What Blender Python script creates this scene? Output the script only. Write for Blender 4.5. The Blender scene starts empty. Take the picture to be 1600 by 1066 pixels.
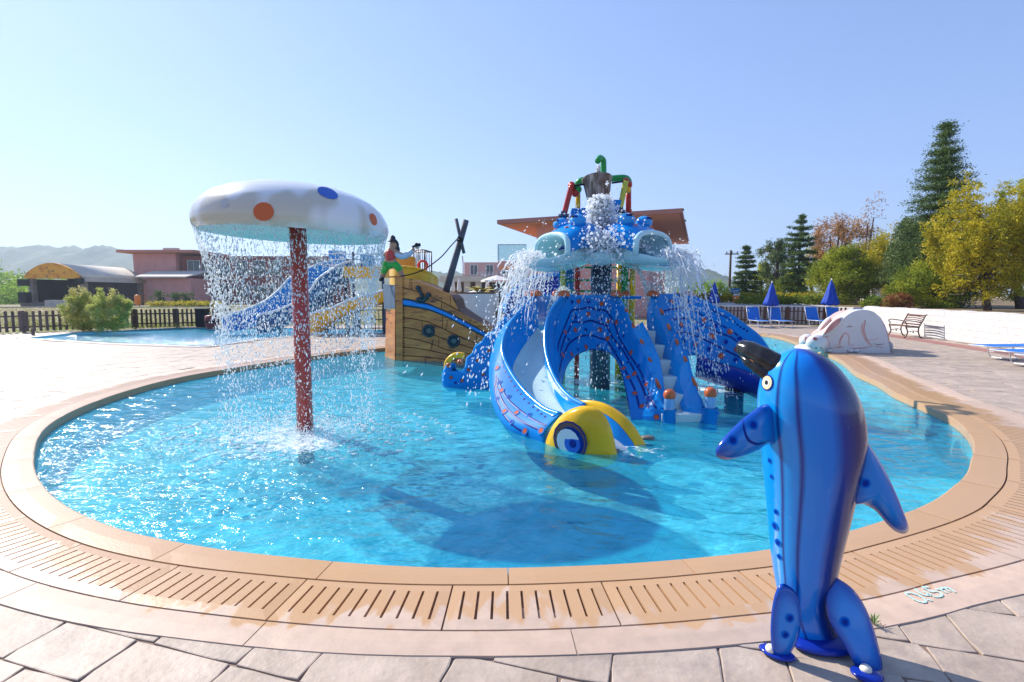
import bpy, bmesh, math, random
import numpy as np
from mathutils import Vector, Matrix
from mathutils.bvhtree import BVHTree
from mathutils.geometry import tessellate_polygon

rnd = random.Random(7)
rng = np.random.default_rng(11)
R = math.radians
SC = bpy.context.scene
COL = SC.collection

# ------------------------------------------------------------------ camera
PITCH = R(5.2); CAMH = 1.6
cam = bpy.data.cameras.new('camera'); camo = bpy.data.objects.new('camera', cam); COL.objects.link(camo)
camo.location = (0, 0, CAMH); camo.rotation_euler = (math.pi/2 - PITCH, 0, 0)
cam.sensor_width = 36; cam.lens = 18.0; cam.clip_end = 6000; cam.clip_start = .05
SC.camera = camo
# ------------------------------------------------------------------ light
SUN_AZ = R(-52); SUN_EL = R(37)            # azimuth from +Y towards +X
sdir = Vector((math.sin(SUN_AZ)*math.cos(SUN_EL), math.cos(SUN_AZ)*math.cos(SUN_EL), math.sin(SUN_EL)))
W = bpy.data.worlds.new('World'); SC.world = W; W.use_nodes = True
wn = W.node_tree.nodes; wl = W.node_tree.links
sky = wn.new('ShaderNodeTexSky'); sky.sky_type = 'NISHITA'; sky.sun_disc = False
sky.sun_elevation = SUN_EL; sky.sun_rotation = SUN_AZ
sky.altitude = 0; sky.air_density = 1.0; sky.dust_density = 0.25; sky.ozone_density = 2.5
sg = wn.new('ShaderNodeGamma'); sg.inputs[1].default_value = .62; wl.new(sky.outputs[0], sg.inputs[0])
sb = wn.new('ShaderNodeMix'); sb.data_type = 'RGBA'; sb.blend_type = 'MULTIPLY'; sb.inputs[0].default_value = 1; wl.new(sg.outputs[0], sb.inputs[6]); sb.inputs[7].default_value = (1.29, 1.545, 2.22, 1)
wl.new(sb.outputs[2], wn['Background'].inputs[0]); wn['Background'].inputs[1].default_value = 0.108
sl = bpy.data.lights.new('sun', 'SUN'); sl.energy = 4.9; sl.angle = R(.53); sl.color = (1, .94, .84)
so = bpy.data.objects.new('sun', sl); COL.objects.link(so); so.rotation_euler = sdir.to_track_quat('Z', 'Y').to_euler(); so.location = (-20, 16, 20)
SC.view_settings.view_transform = 'Standard'; SC.view_settings.look = 'None'
SC.view_settings.exposure = 0.68; SC.view_settings.gamma = 1; SC.view_settings.use_curve_mapping = False
SC.cycles.caustics_reflective = False; SC.cycles.caustics_refractive = False
SC.cycles.max_bounces = 8; SC.cycles.transparent_max_bounces = 16

# ------------------------------------------------------------------ layout: photograph pixel (1600 wide) -> world point
def ray(px, py):
    r = (px-800)/800; u = -(py-533)/800
    return Vector((r, math.cos(PITCH)+u*math.sin(PITCH), -math.sin(PITCH)+u*math.cos(PITCH)))
def at(px, py, Y): d = ray(px, py); return Vector((0, 0, CAMH)) + d*(Y/d.y)
def gr(px, py, z=0.0): d = ray(px, py); return Vector((0, 0, CAMH)) + d*((z-CAMH)/d.z)
def P(*a): return [at(*p) for p in a]

# ------------------------------------------------------------------ object helpers
def tag(o, label=None, cat=None, group=None, kind=None):
    if label: o['label'] = label
    if cat: o['category'] = cat
    if group: o['group'] = group
    if kind: o['kind'] = kind
    return o
def empty(name, label, cat, loc=(0, 0, 0), rz=0, group=None):
    o = bpy.data.objects.new(name, None); COL.objects.link(o); o.location = loc; o.rotation_euler = (0, 0, rz)
    return tag(o, label, cat, group)
def link(name, me, m=None, parent=None, world=True):
    """link a mesh whose vertices are in world coordinates; parented things keep them there"""
    o = bpy.data.objects.new(name, me); COL.objects.link(o)
    if m is not None and not me.materials: me.materials.append(m)
    if parent:
        o.parent = parent
        if world: o.matrix_parent_inverse = root_matrix(parent).inverted()
    return o
def root_matrix(o):
    M = Matrix.LocRotScale(o.location, o.rotation_euler, o.scale)
    if o.parent: M = root_matrix(o.parent) @ o.matrix_parent_inverse @ M
    return M
def mesh(name, v, f, m=None, parent=None, smooth=False, uv=None, world=True):
    me = bpy.data.meshes.new(name); me.from_pydata([tuple(p) for p in v], [], f)
    if uv is not None:
        l = me.uv_layers.new(name='UVMap')
        vi = np.zeros(len(me.loops), int); me.loops.foreach_get('vertex_index', vi)
        l.data.foreach_set('uv', np.asarray(uv, float)[vi].ravel())
    if smooth: me.polygons.foreach_set('use_smooth', [True]*len(me.polygons))
    me.update()
    return link(name, me, m, parent, world)
class MB:
    def __init__(s): s.v = []; s.f = []
    def add(s, v, f):
        k = len(s.v); s.v += [tuple(p) for p in v]; s.f += [tuple(i+k for i in q) for q in f]; return s
    def box(s, c, d, rz=0, M=None):
        x, y, z = d[0]/2, d[1]/2, d[2]/2
        vs = [Vector((a*x, b*y, e*z)) for e in (-1, 1) for b in (-1, 1) for a in (-1, 1)]
        Rm = M if M else Matrix.Rotation(rz, 3, 'Z')
        vs = [Rm @ q + Vector(c) for q in vs]
        return s.add(vs, [(0, 2, 3, 1), (4, 5, 7, 6), (0, 1, 5, 4), (2, 6, 7, 3), (0, 4, 6, 2), (1, 3, 7, 5)])
    def bar(s, a, b, w, h=None, n=4):
        """straight bar of width w height h (n=4), or round rod"""
        a = Vector(a); b = Vector(b); h = h or w
        t = (b-a).normalized(); up = Vector((0, 0, 1)) if abs(t.z) < .95 else Vector((0, 1, 0))
        x = t.cross(up).normalized(); y = x.cross(t)
        if n == 4: offs = [x*(i*w/2)+y*(j*h/2) for i, j in ((-1, -1), (1, -1), (1, 1), (-1, 1))]
        else: offs = [x*(math.cos(k/n*6.2832)*w/2)+y*(math.sin(k/n*6.2832)*h/2) for k in range(n)]
        m = len(offs)
        return s.add([a+o for o in offs]+[b+o for o in offs], [tuple(range(m))[::-1], tuple(range(m, 2*m))]+[(i, (i+1) % m, (i+1) % m+m, i+m) for i in range(m)])
    def tube(s, pts, r, n=8, cap=True):
        pts = [Vector(p) for p in pts]; rs = r if hasattr(r, '__len__') else [r]*len(pts)
        vs = []; fs = []; prev = None
        for i, p in enumerate(pts):
            t = (pts[min(i+1, len(pts)-1)]-pts[max(i-1, 0)]).normalized()
            if prev is None: up = Vector((0, 0, 1)) if abs(t.z) < .9 else Vector((1, 0, 0)); x = t.cross(up).normalized()
            else:
                x = prev-t*prev.dot(t)
                x = x.normalized() if x.length > 1e-6 else t.orthogonal().normalized()
            prev = x; y = t.cross(x)
            for k in range(n): a = k/n*2*math.pi; vs.append(p+(x*math.cos(a)+y*math.sin(a))*rs[i])
        for i in range(len(pts)-1):
            for k in range(n): fs.append((i*n+k, i*n+(k+1) % n, (i+1)*n+(k+1) % n, (i+1)*n+k))
        if cap: fs.append(tuple(range(n))[::-1]); fs.append(tuple((len(pts)-1)*n+k for k in range(n)))
        return s.add(vs, fs)
    def ball(s, c, r, nu=12, nv=8, M=None):
        r = r if hasattr(r, '__len__') else (r, r, r); c = Vector(c); vs = []; fs = []
        for j in range(nv+1):
            th = math.pi*j/nv
            for i in range(nu):
                q = Vector((r[0]*math.sin(th)*math.cos(2*math.pi*i/nu), r[1]*math.sin(th)*math.sin(2*math.pi*i/nu), r[2]*math.cos(th)))
                vs.append(c+(M @ q if M else q))
        for j in range(nv):
            for i in range(nu): fs.append((j*nu+i, (j+1)*nu+i, (j+1)*nu+(i+1) % nu, j*nu+(i+1) % nu))
        return s.add(vs, fs)
    def lathe(s, c, prof, n=24):
        c = Vector(c); vs = []; fs = []
        for r, z in prof:
            for i in range(n): vs.append(c+Vector((r*math.cos(2*math.pi*i/n), r*math.sin(2*math.pi*i/n), z)))
        for j in range(len(prof)-1):
            for i in range(n): fs.append((j*n+i, j*n+(i+1) % n, (j+1)*n+(i+1) % n, (j+1)*n+i))
        return s.add(vs, fs)
    def build(s, name, m, parent=None, smooth=False, world=True, bevel=0):
        o = mesh(name, s.v, s.f, m, parent, smooth, None, world)
        if bevel:
            b = o.modifiers.new('b', 'BEVEL'); b.width = bevel; b.segments = 2; b.limit_method = 'ANGLE'
        return o
def cat(Pts, n, closed=False):
    """Catmull-Rom resampling, n points"""
    A = np.array([tuple(p) for p in Pts], float); m = len(A)
    ext = np.vstack([A[-1], A, A[0], A[1]]) if closed else np.vstack([2*A[0]-A[1], A, 2*A[-1]-A[-2]])
    segs = m if closed else m-1
    T = np.linspace(0, segs, n, endpoint=not closed); out = []
    for t in T:
        i = min(int(t), segs-1); u = t-i; p0, p1, p2, p3 = ext[i:i+4]
        out.append(.5*((2*p1)+(-p0+p2)*u+(2*p0-5*p1+4*p2-p3)*u*u+(-p0+3*p1-3*p2+p3)*u**3))
    return np.array(out)
def loft(name, curves, n, m, parent, cross=1, thick=0.0, smooth=True, closed=False):
    A = np.array([cat(c, n, closed) for c in curves])
    if cross > 1: A = np.array([cat(A[:, i], (len(curves)-1)*cross+1) for i in range(n)]).transpose(1, 0, 2)
    k = len(A); fs = []
    nn = n if closed else n-1
    for j in range(k-1):
        for i in range(nn): fs.append((j*n+i, j*n+(i+1) % n, (j+1)*n+(i+1) % n, (j+1)*n+i))
    L = np.concatenate([[0], np.cumsum(np.linalg.norm(np.diff(A[0], axis=0), axis=1))])
    uv = [(L[i], j/(k-1)) for j in range(k) for i in range(n)]
    o = mesh(name, A.reshape(-1, 3), fs, m, parent, smooth, uv)
    if thick:
        s = o.modifiers.new('s', 'SOLIDIFY'); s.thickness = thick; s.offset = 0; s.use_even_offset = False
        if smooth:
            b = o.modifiers.new('b', 'BEVEL'); b.width = thick*.35; b.segments = 2; b.limit_method = 'ANGLE'; b.angle_limit = R(50)
    return o
def pillow(name, outline, thick, nrm, m, parent, rings=6, flat=.0, smooth=True, power=.5):
    """closed outline (world points) swollen into a body of the given half thickness"""
    O = np.array([tuple(p) for p in outline], float); c = O.mean(0); n = np.array(tuple(Vector(nrm).normalized()))
    k = len(O); vs = []; fs = []; uv = []
    for side in (1, -1):
        base = len(vs)
        for j in range(rings+1):
            s = 1-j/rings
            if flat: s = 1-(1-flat)*j/rings
            h = thick*(1-s**2)**power if not flat else thick*(1-((s-flat)/(1-flat))**2)**power
            for p in O: vs.append(c+(p-c)*s+n*side*h); uv.append((s, side))
        for j in range(rings):
            for i in range(k):
                a, b = base+j*k+i, base+j*k+(i+1) % k; q = (a, b, b+k, a+k); fs.append(q if side > 0 else q[::-1])
        if flat:
            q = tuple(base+rings*k+i for i in range(k)); fs.append(q if side > 0 else q[::-1])
    o = mesh(name, vs, fs, m, parent, smooth, uv)
    bm = bmesh.new(); bm.from_mesh(o.data); bmesh.ops.remove_doubles(bm, verts=bm.verts, dist=1e-5); bmesh.ops.recalc_face_normals(bm, faces=bm.faces); bm.to_mesh(o.data); bm.free()
    return o
def copy_tree(o, parent=None):
    c = o.copy(); COL.objects.link(c)
    if parent: c.parent = parent
    for ch in list(o.children): copy_tree(ch, c)
    return c
# painted marks: thin relief laid on the surface that is seen at the given photograph position
def bvh(*objs):
    bpy.context.view_layer.update(); dg = bpy.context.evaluated_depsgraph_get(); out = []
    for o in objs:
        e = o.evaluated_get(dg); me = e.to_mesh(); M = o.matrix_world.copy()
        out.append(BVHTree.FromPolygons([M @ q.co for q in me.vertices], [tuple(p.vertices) for p in me.polygons])); e.to_mesh_clear()
    return out
def hit(bs, px, py):
    d = ray(px, py).normalized(); o = Vector((0, 0, CAMH)); best = None
    for b in bs:
        l, nr, i, t = b.ray_cast(o, d)
        if l is not None and (best is None or t < best[2]):
            if nr.dot(d) > 0: nr = -nr
            best = (l, nr, t)
    return best
def stroke(name, bs, pts, w, m, parent, n=None, off=.004, taper=False):
    n = n or 6*len(pts); C = cat([(p[0], p[1], 0) for p in pts], n) if len(pts) > 2 else np.linspace((*pts[0], 0), (*pts[-1], 0), n)
    H = [hit(bs, c[0], c[1]) for c in C]; H = [h for h in H if h]
    if len(H) < 2: return None
    vs = []; fs = []
    for i, (l, nr, t) in enumerate(H):
        a = H[max(i-1, 0)][0]; b = H[min(i+1, len(H)-1)][0]
        s = (b-a).cross(nr)
        s = s.normalized() if s.length > 1e-7 else Vector((1, 0, 0))
        k = 1.0
        if taper: k = math.sin(math.pi*(i+.6)/(len(H)+.2))**.6
        vs += [l+s*w*k/2+nr*off*.4, l+nr*off, l-s*w*k/2+nr*off*.4]
    for i in range(len(H)-1):
        if (H[i+1][0]-H[i][0]).length < .6:
            fs += [(i*3, i*3+1, i*3+4, i*3+3), (i*3+1, i*3+2, i*3+5, i*3+4)]
    return mesh(name, vs, fs, m, parent, True)
DISC = None
def dot(name, bs, px, py, r, m, parent, off=.005, asp=1.0):
    h = hit(bs, px, py)
    if not h: return None
    key = 'disc_'+m.name
    me = bpy.data.meshes.get(key)
    if not me:
        me = bpy.data.meshes.new(key); k = 14
        vs = [(0, 0, .06)]+[(math.cos(i/k*6.2832), math.sin(i/k*6.2832), 0) for i in range(k)]
        me.from_pydata(vs, [], [(0, i+1, (i+1) % k+1) for i in range(k)]); me.materials.append(m)
        me.polygons.foreach_set('use_smooth', [True]*k)
    o = bpy.data.objects.new(name, me); COL.objects.link(o)
    l, nr, t = h
    M = Matrix.Translation(l+nr*off) @ nr.to_track_quat('Z', 'Y').to_matrix().to_4x4() @ Matrix.Diagonal((r*asp, r, r*.3, 1))
    o.parent = parent; o.matrix_world = M
    if parent:
        o.matrix_parent_inverse = root_matrix(parent).inverted(); o.matrix_basis = M
    return o
def text_obj(name, body, size, m, parent, M, ext=.002):
    c = bpy.data.curves.new(name, 'FONT'); c.body = body; c.size = size; c.extrude = ext; c.align_x = 'CENTER'; c.align_y = 'CENTER'
    o = bpy.data.objects.new('tmp', c); COL.objects.link(o); bpy.context.view_layer.update()
    me = bpy.data.meshes.new_from_object(o.evaluated_get(bpy.context.evaluated_depsgraph_get()))
    bpy.data.objects.remove(o); me.materials.clear(); me.materials.append(m); me.transform(M)
    return link(name, me, None, parent)

# ------------------------------------------------------------------ materials
MATS = {}
def pm(name, col, rough=.5, col2=None, scale=4., detail=4., bump=0., bscale=None, metal=0., coat=0., spec=.42, objrand=0., stretch=(1, 1, 1), lo=.35, hi=.65, trans=0., sss=0., dirt=None, dscale=1.2, dlo=.52, dhi=.7):
    if name in MATS: return MATS[name]
    m = bpy.data.materials.new(name); m.use_nodes = True; t = m.node_tree; N = t.nodes; L = t.links
    b = N['Principled BSDF']; b.inputs['Roughness'].default_value = rough; b.inputs['Metallic'].default_value = metal
    b.inputs['Coat Weight'].default_value = coat; b.inputs['Coat Roughness'].default_value = .06; b.inputs['Specular IOR Level'].default_value = spec
    b.inputs['Transmission Weight'].default_value = trans
    tc = N.new('ShaderNodeTexCoord'); mp = N.new('ShaderNodeMapping'); mp.inputs['Scale'].default_value = stretch
    L.new(tc.outputs['Object'], mp.inputs[0]); out = None
    def rgb(c): q = N.new('ShaderNodeRGB'); q.outputs[0].default_value = (*c, 1); return q.outputs[0]
    out = rgb(col)
    if col2 is not None:
        nz = N.new('ShaderNodeTexNoise'); nz.inputs['Scale'].default_value = scale; nz.inputs['Detail'].default_value = detail; nz.inputs['Roughness'].default_value = .6
        L.new(mp.outputs[0], nz.inputs['Vector'])
        mr = N.new('ShaderNodeMapRange'); mr.inputs[1].default_value = lo; mr.inputs[2].default_value = hi; L.new(nz.outputs[0], mr.inputs[0])
        mx = N.new('ShaderNodeMix'); mx.data_type = 'RGBA'; L.new(mr.outputs[0], mx.inputs[0]); L.new(out, mx.inputs[6]); L.new(rgb(col2), mx.inputs[7]); out = mx.outputs[2]
    if dirt is not None:
        nz = N.new('ShaderNodeTexNoise'); nz.inputs['Scale'].default_value = dscale; nz.inputs['Detail'].default_value = 7; nz.inputs['Roughness'].default_value = .7
        L.new(mp.outputs[0], nz.inputs['Vector'])
        mr = N.new('ShaderNodeMapRange'); mr.inputs[1].default_value = dlo; mr.inputs[2].default_value = dhi; L.new(nz.outputs[0], mr.inputs[0])
        mx = N.new('ShaderNodeMix'); mx.data_type = 'RGBA'; L.new(mr.outputs[0], mx.inputs[0]); L.new(out, mx.inputs[6]); L.new(rgb(dirt), mx.inputs[7]); out = mx.outputs[2]
    if objrand:
        oi = N.new('ShaderNodeObjectInfo'); hs = N.new('ShaderNodeHueSaturation'); mr = N.new('ShaderNodeMapRange')
        mr.inputs[3].default_value = 1-objrand; mr.inputs[4].default_value = 1+objrand
        L.new(oi.outputs['Random'], mr.inputs[0]); L.new(mr.outputs[0], hs.inputs['Value']); L.new(out, hs.inputs['Color']); out = hs.outputs[0]
    L.new(out, b.inputs['Base Color'])
    if bump:
        nb = N.new('ShaderNodeTexNoise'); nb.inputs['Scale'].default_value = bscale or scale*3; nb.inputs['Detail'].default_value = 6; L.new(mp.outputs[0], nb.inputs['Vector'])
        bp = N.new('ShaderNodeBump'); bp.inputs['Strength'].default_value = min(1, bump*4); bp.inputs['Distance'].default_value = bump*.1
        L.new(nb.outputs[0], bp.inputs['Height']); L.new(bp.outputs[0], b.inputs['Normal'])
    MATS[name] = m; return m
def nodes_of(m): return m.node_tree.nodes, m.node_tree.links, m.node_tree.nodes['Principled BSDF']
def leafmat(name, c1, c2, c3=None, trans=.35):
    """foliage: each leaf has its own random tint stored on the mesh"""
    m = bpy.data.materials.new(name); m.use_nodes = True; N, L, b = nodes_of(m)
    a = N.new('ShaderNodeAttribute'); a.attribute_name = 'tint'
    r = N.new('ShaderNodeValToRGB'); e = r.color_ramp.elements; e[0].color = (*c1, 1); e[1].color = (*c2, 1)
    if c3: k = e.new(.5); k.color = (*c2, 1); e[2].color = (*c3, 1)
    L.new(a.outputs['Fac'], r.inputs[0]); L.new(r.outputs[0], b.inputs['Base Color']); b.inputs['Roughness'].default_value = .6; b.inputs['Specular IOR Level'].default_value = .25
    tr = N.new('ShaderNodeBsdfTranslucent'); L.new(r.outputs[0], tr.inputs[0]); mx = N.new('ShaderNodeMixShader'); mx.inputs[0].default_value = trans
    L.new(b.outputs[0], mx.inputs[1]); L.new(tr.outputs[0], mx.inputs[2]); L.new(mx.outputs[0], N['Material Output'].inputs[0]); return m
# =================================================================== pool outline
WZ = -.085; FLOOR = -.5
WE = [(53,720),(57,703),(66,688),(88,668),(121,650),(202,619),(282,597),(343,586),(460,567),(560,553),(620,547),(700,540),(860,533),(1000,527),(1120,523),(1195,524),(1255,547),(1327,587),(1390,621),(1440,643),(1475,658),(1508,685),(1519,710),(1513,735),(1485,764),(1437,795),(1390,812),(1330,831),(1210,860),(1100,873),(1000,882),(900,887),(800,890),(700,890),(600,886),(500,878),(430,870),(363,864),(282,850),(202,834),(141,812),(81,775),(58,742)]
we = [gr(*p, WZ if p[1] < 700 or p[0] > 1500 else 0) for p in WE]
CX, CY = 1.0, 6.3
def polar(pts):
    a = np.array([math.atan2(p.y-CY, p.x-CX) for p in pts]); r = np.array([math.hypot(p.y-CY, p.x-CX) for p in pts]); o = np.argsort(a); return a[o], r[o]
pa, pr = polar(we)
def pool_r(t): return np.interp(t, pa, pr, period=2*math.pi)
NT = 720
_t = np.linspace(-math.pi, math.pi, NT, endpoint=False); _r = pool_r(_t)
for _ in range(40): _r = (np.roll(_r, 1)+_r*2+np.roll(_r, -1))/4
E0 = np.stack([CX+_r*np.cos(_t), CY+_r*np.sin(_t)], 1)
# resample by arc length
def resample(E, n):
    Ec = np.vstack([E, E[:1]]); s = np.concatenate([[0], np.cumsum(np.linalg.norm(np.diff(Ec, axis=0), axis=1))])
    q = np.linspace(0, s[-1], n, endpoint=False); return np.stack([np.interp(q, s, Ec[:, 0]), np.interp(q, s, Ec[:, 1])], 1), s[-1]
NR = 900
EW, PERIM = resample(E0, NR)
for _ in range(2): EW = (np.roll(EW, 1, 0)+EW*2+np.roll(EW, -1, 0))/4
T = np.roll(EW, -3, 0)-np.roll(EW, 3, 0); T /= np.linalg.norm(T, axis=1)[:, None]; NO = np.stack([T[:, 1], -T[:, 0]], 1)
for _ in range(30): NO = (np.roll(NO, 1, 0)+NO*2+np.roll(NO, -1, 0))/4
NO /= np.linalg.norm(NO, axis=1)[:, None]
_ang = np.arctan2(EW[:, 1]-CY, EW[:, 0]-CX)
def wfun(vals):   # ring widths vary round the pool: angle (deg) -> width
    a = np.array([v[0] for v in vals])*math.pi/180; w = np.array([v[1] for v in vals]); return np.interp(_ang, a, w, period=2*math.pi)
wC = wfun([(-180,.22),(-135,.22),(-110,.17),(-90,.165),(-70,.18),(-45,.25),(-20,.25),(30,.25),(120,.22)])
wT = wfun([(-180,.4),(-135,.36),(-110,.38),(-90,.38),(-70,.40),(-45,.52),(-20,.5),(30,.45),(120,.4)])
wB = wfun([(-180,.2),(-135,.19),(-110,.17),(-90,.19),(-70,.21),(-45,.27),(-20,.27),(30,.25),(120,.2)])
ring1 = EW+NO*wC[:, None]; ring2 = ring1+NO*wT[:, None]; ring3 = ring2+NO*wB[:, None]
SL = PERIM/NR
def ringpt(i, w):   # i real index, w: 0 water edge, 1 coping outer, 2 drain outer, 3 band outer
    A = (EW, ring1, ring2, ring3); j = min(int(w), 2); u = w-j
    def s(E): k = int(math.floor(i)) % NR; q = i-math.floor(i); return E[k]*(1-q)+E[(k+1) % NR]*q
    return s(A[j])*(1-u)+s(A[j+1])*u
# second pool behind, on the left
p2 = [gr(*p) for p in [(40,529),(120,520),(300,511.5),(330,511),(455,513),(600,516),(650,521),(560,521),(470,524),(400,531),(340,540),(318,541.5),(290,541),(180,537)]]

# =================================================================== materials of the setting
stoneM = pm('stamped_concrete', (.50, .395, .315), .6, (.375, .29, .225), 4, 7, bump=.11, bscale=24, objrand=.1, dirt=(.25, .20, .175), dscale=2.6, dlo=.5, dhi=.78)
jointM = pm('joint_dirt', (.30, .21, .16), .9, (.17, .115, .09), 9)
blueTileM = pm('pool_floor_paint', (.46, .93, .98), .6, (.36, .87, .97), 2.2)
def tilelines(m):
    N, L, b = nodes_of(m); base = b.inputs['Base Color'].links[0].from_socket; tc = N.new('ShaderNodeTexCoord'); br = N.new('ShaderNodeTexBrick'); br.offset = 0; br.inputs['Scale'].default_value = 1; br.inputs['Brick Width'].default_value = .3; br.inputs['Row Height'].default_value = .3; br.inputs['Mortar Size'].default_value = .008; br.inputs['Mortar Smooth'].default_value = .3
    br.inputs['Color1'].default_value = (1, 1, 1, 1); br.inputs['Color2'].default_value = (.94, .97, .98, 1); br.inputs['Mortar'].default_value = (.74, .88, .94, 1)
    mp = N.new('ShaderNodeMapping'); mp.inputs['Rotation'].default_value = (0, 0, .5); L.new(tc.outputs['Object'], mp.inputs[0]); L.new(mp.outputs[0], br.inputs[0])
    mx = N.new('ShaderNodeMix'); mx.data_type = 'RGBA'; mx.blend_type = 'MULTIPLY'; mx.inputs[0].default_value = 1; L.new(base, mx.inputs[6]); L.new(br.outputs[0], mx.inputs[7]); L.new(mx.outputs[2], b.inputs['Base Color'])
tilelines(blueTileM)
def ringmat(name, dry, wet, wetlo, wethi, fing):
    m = pm(name, dry, .55, tuple(c*.86 for c in dry), 9, 6, bump=.05, bscale=60, objrand=.08); N, L, b = nodes_of(m)
    base = b.inputs['Base Color'].links[0].from_socket
    uv = N.new('ShaderNodeUVMap'); sp = N.new('ShaderNodeSeparateXYZ'); L.new(uv.outputs[0], sp.inputs[0])
    cx = N.new('ShaderNodeCombineXYZ'); mu = N.new('ShaderNodeMath'); mu.operation = 'MULTIPLY'; mu.inputs[1].default_value = 9; L.new(sp.outputs[0], mu.inputs[0]); L.new(mu.outputs[0], cx.inputs[0])
    mv = N.new('ShaderNodeMath'); mv.operation = 'MULTIPLY'; mv.inputs[1].default_value = 1.3; L.new(sp.outputs[1], mv.inputs[0]); L.new(mv.outputs[0], cx.inputs[1])
    nz = N.new('ShaderNodeTexNoise'); nz.inputs['Scale'].default_value = 1; nz.inputs['Detail'].default_value = 2.5; nz.inputs['Distortion'].default_value = .4; L.new(cx.outputs[0], nz.inputs['Vector'])
    big = N.new('ShaderNodeTexNoise'); big.inputs['Scale'].default_value = .09; L.new(cx.outputs[0], big.inputs['Vector'])
    s1 = N.new('ShaderNodeMath'); s1.operation = 'MULTIPLY_ADD'; s1.inputs[1].default_value = fing; L.new(nz.outputs[0], s1.inputs[0]); L.new(sp.outputs[1], s1.inputs[2])
    s2 = N.new('ShaderNodeMath'); s2.operation = 'MULTIPLY_ADD'; s2.inputs[1].default_value = 2.2; L.new(big.outputs[0], s2.inputs[0]); L.new(s1.outputs[0], s2.inputs[2])
    mr = N.new('ShaderNodeMapRange'); mr.inputs[1].default_value = wetlo; mr.inputs[2].default_value = wethi; mr.inputs[3].default_value = 1; mr.inputs[4].default_value = 0; L.new(s2.outputs[0], mr.inputs[0])
    mx = N.new('ShaderNodeMix'); mx.data_type = 'RGBA'; L.new(mr.outputs[0], mx.inputs[0]); L.new(base, mx.inputs[6]); mx.inputs[7].default_value = (*wet, 1); L.new(mx.outputs[2], b.inputs['Base Color'])
    rr = N.new('ShaderNodeMapRange'); rr.inputs[3].default_value = .6; rr.inputs[4].default_value = .3; L.new(mr.outputs[0], rr.inputs[0]); L.new(rr.outputs[0], b.inputs['Roughness'])
    return m
ringM = ringmat('sandstone', (.58, .42, .32), (.52, .31, .16), 3.78, 3.96, 1.9)

# ground with the two basins cut out
def ngon_holes(loops, z):
    polys = [[Vector((p[0], p[1], z)) for p in l] for l in loops]; tr = tessellate_polygon(polys); v = [p for l in polys for p in l]; return v, [tuple(t) for t in tr]
EWh = EW[::5]+NO[::5]*.03
big = [(-1500, -60), (1500, -60), (1500, 2500), (-1500, 2500)]
deck_out = [(-26, 19.3), (-21.3, 20.6), (-19.3, 22.5), (-15.2, 24.9), (-8, 26.5), (-2, 27.5), (3, 28), (11.9, 28), (17.6, 25.6), (16.2, 20.2), (14.9, 14.9), (14, 6), (14, -3), (-26, -3)]
dirtM = pm('dry_field_ground', (.30, .25, .13), .95, (.16, .17, .05), .35, 8, bump=.05, bscale=3, dirt=(.33, .22, .15), dscale=.12, dlo=.5, dhi=.62)
v, f = ngon_holes([big, deck_out[::-1]], -.012); o = mesh('ground', v, f, dirtM); tag(o, kind='structure')
v, f = ngon_holes([deck_out, [tuple(p) for p in EWh], [(p.x, p.y) for p in p2]], -.0085); o = mesh('deck_bed', v, f, jointM); tag(o, kind='structure')
# main basin
def basin(name, loop, zt, zb, m):
    n = len(loop); v = [(p[0], p[1], zt) for p in loop]+[(p[0], p[1], zb) for p in loop]; f = [(i, (i+1) % n, (i+1) % n+n, i+n) for i in range(n)]
    tv, tf = ngon_holes([loop], zb); k = len(v); v += tv; f += [tuple(i+k for i in q) for q in tf]; o = mesh(name, v, f, m); return tag(o, kind='structure')
basin('pool_basin', [tuple(p) for p in EWh], -.021, FLOOR, blueTileM)
basin('far_pool_basin', [(p.x, p.y) for p in p2], 0, -1.0, blueTileM)
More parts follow.
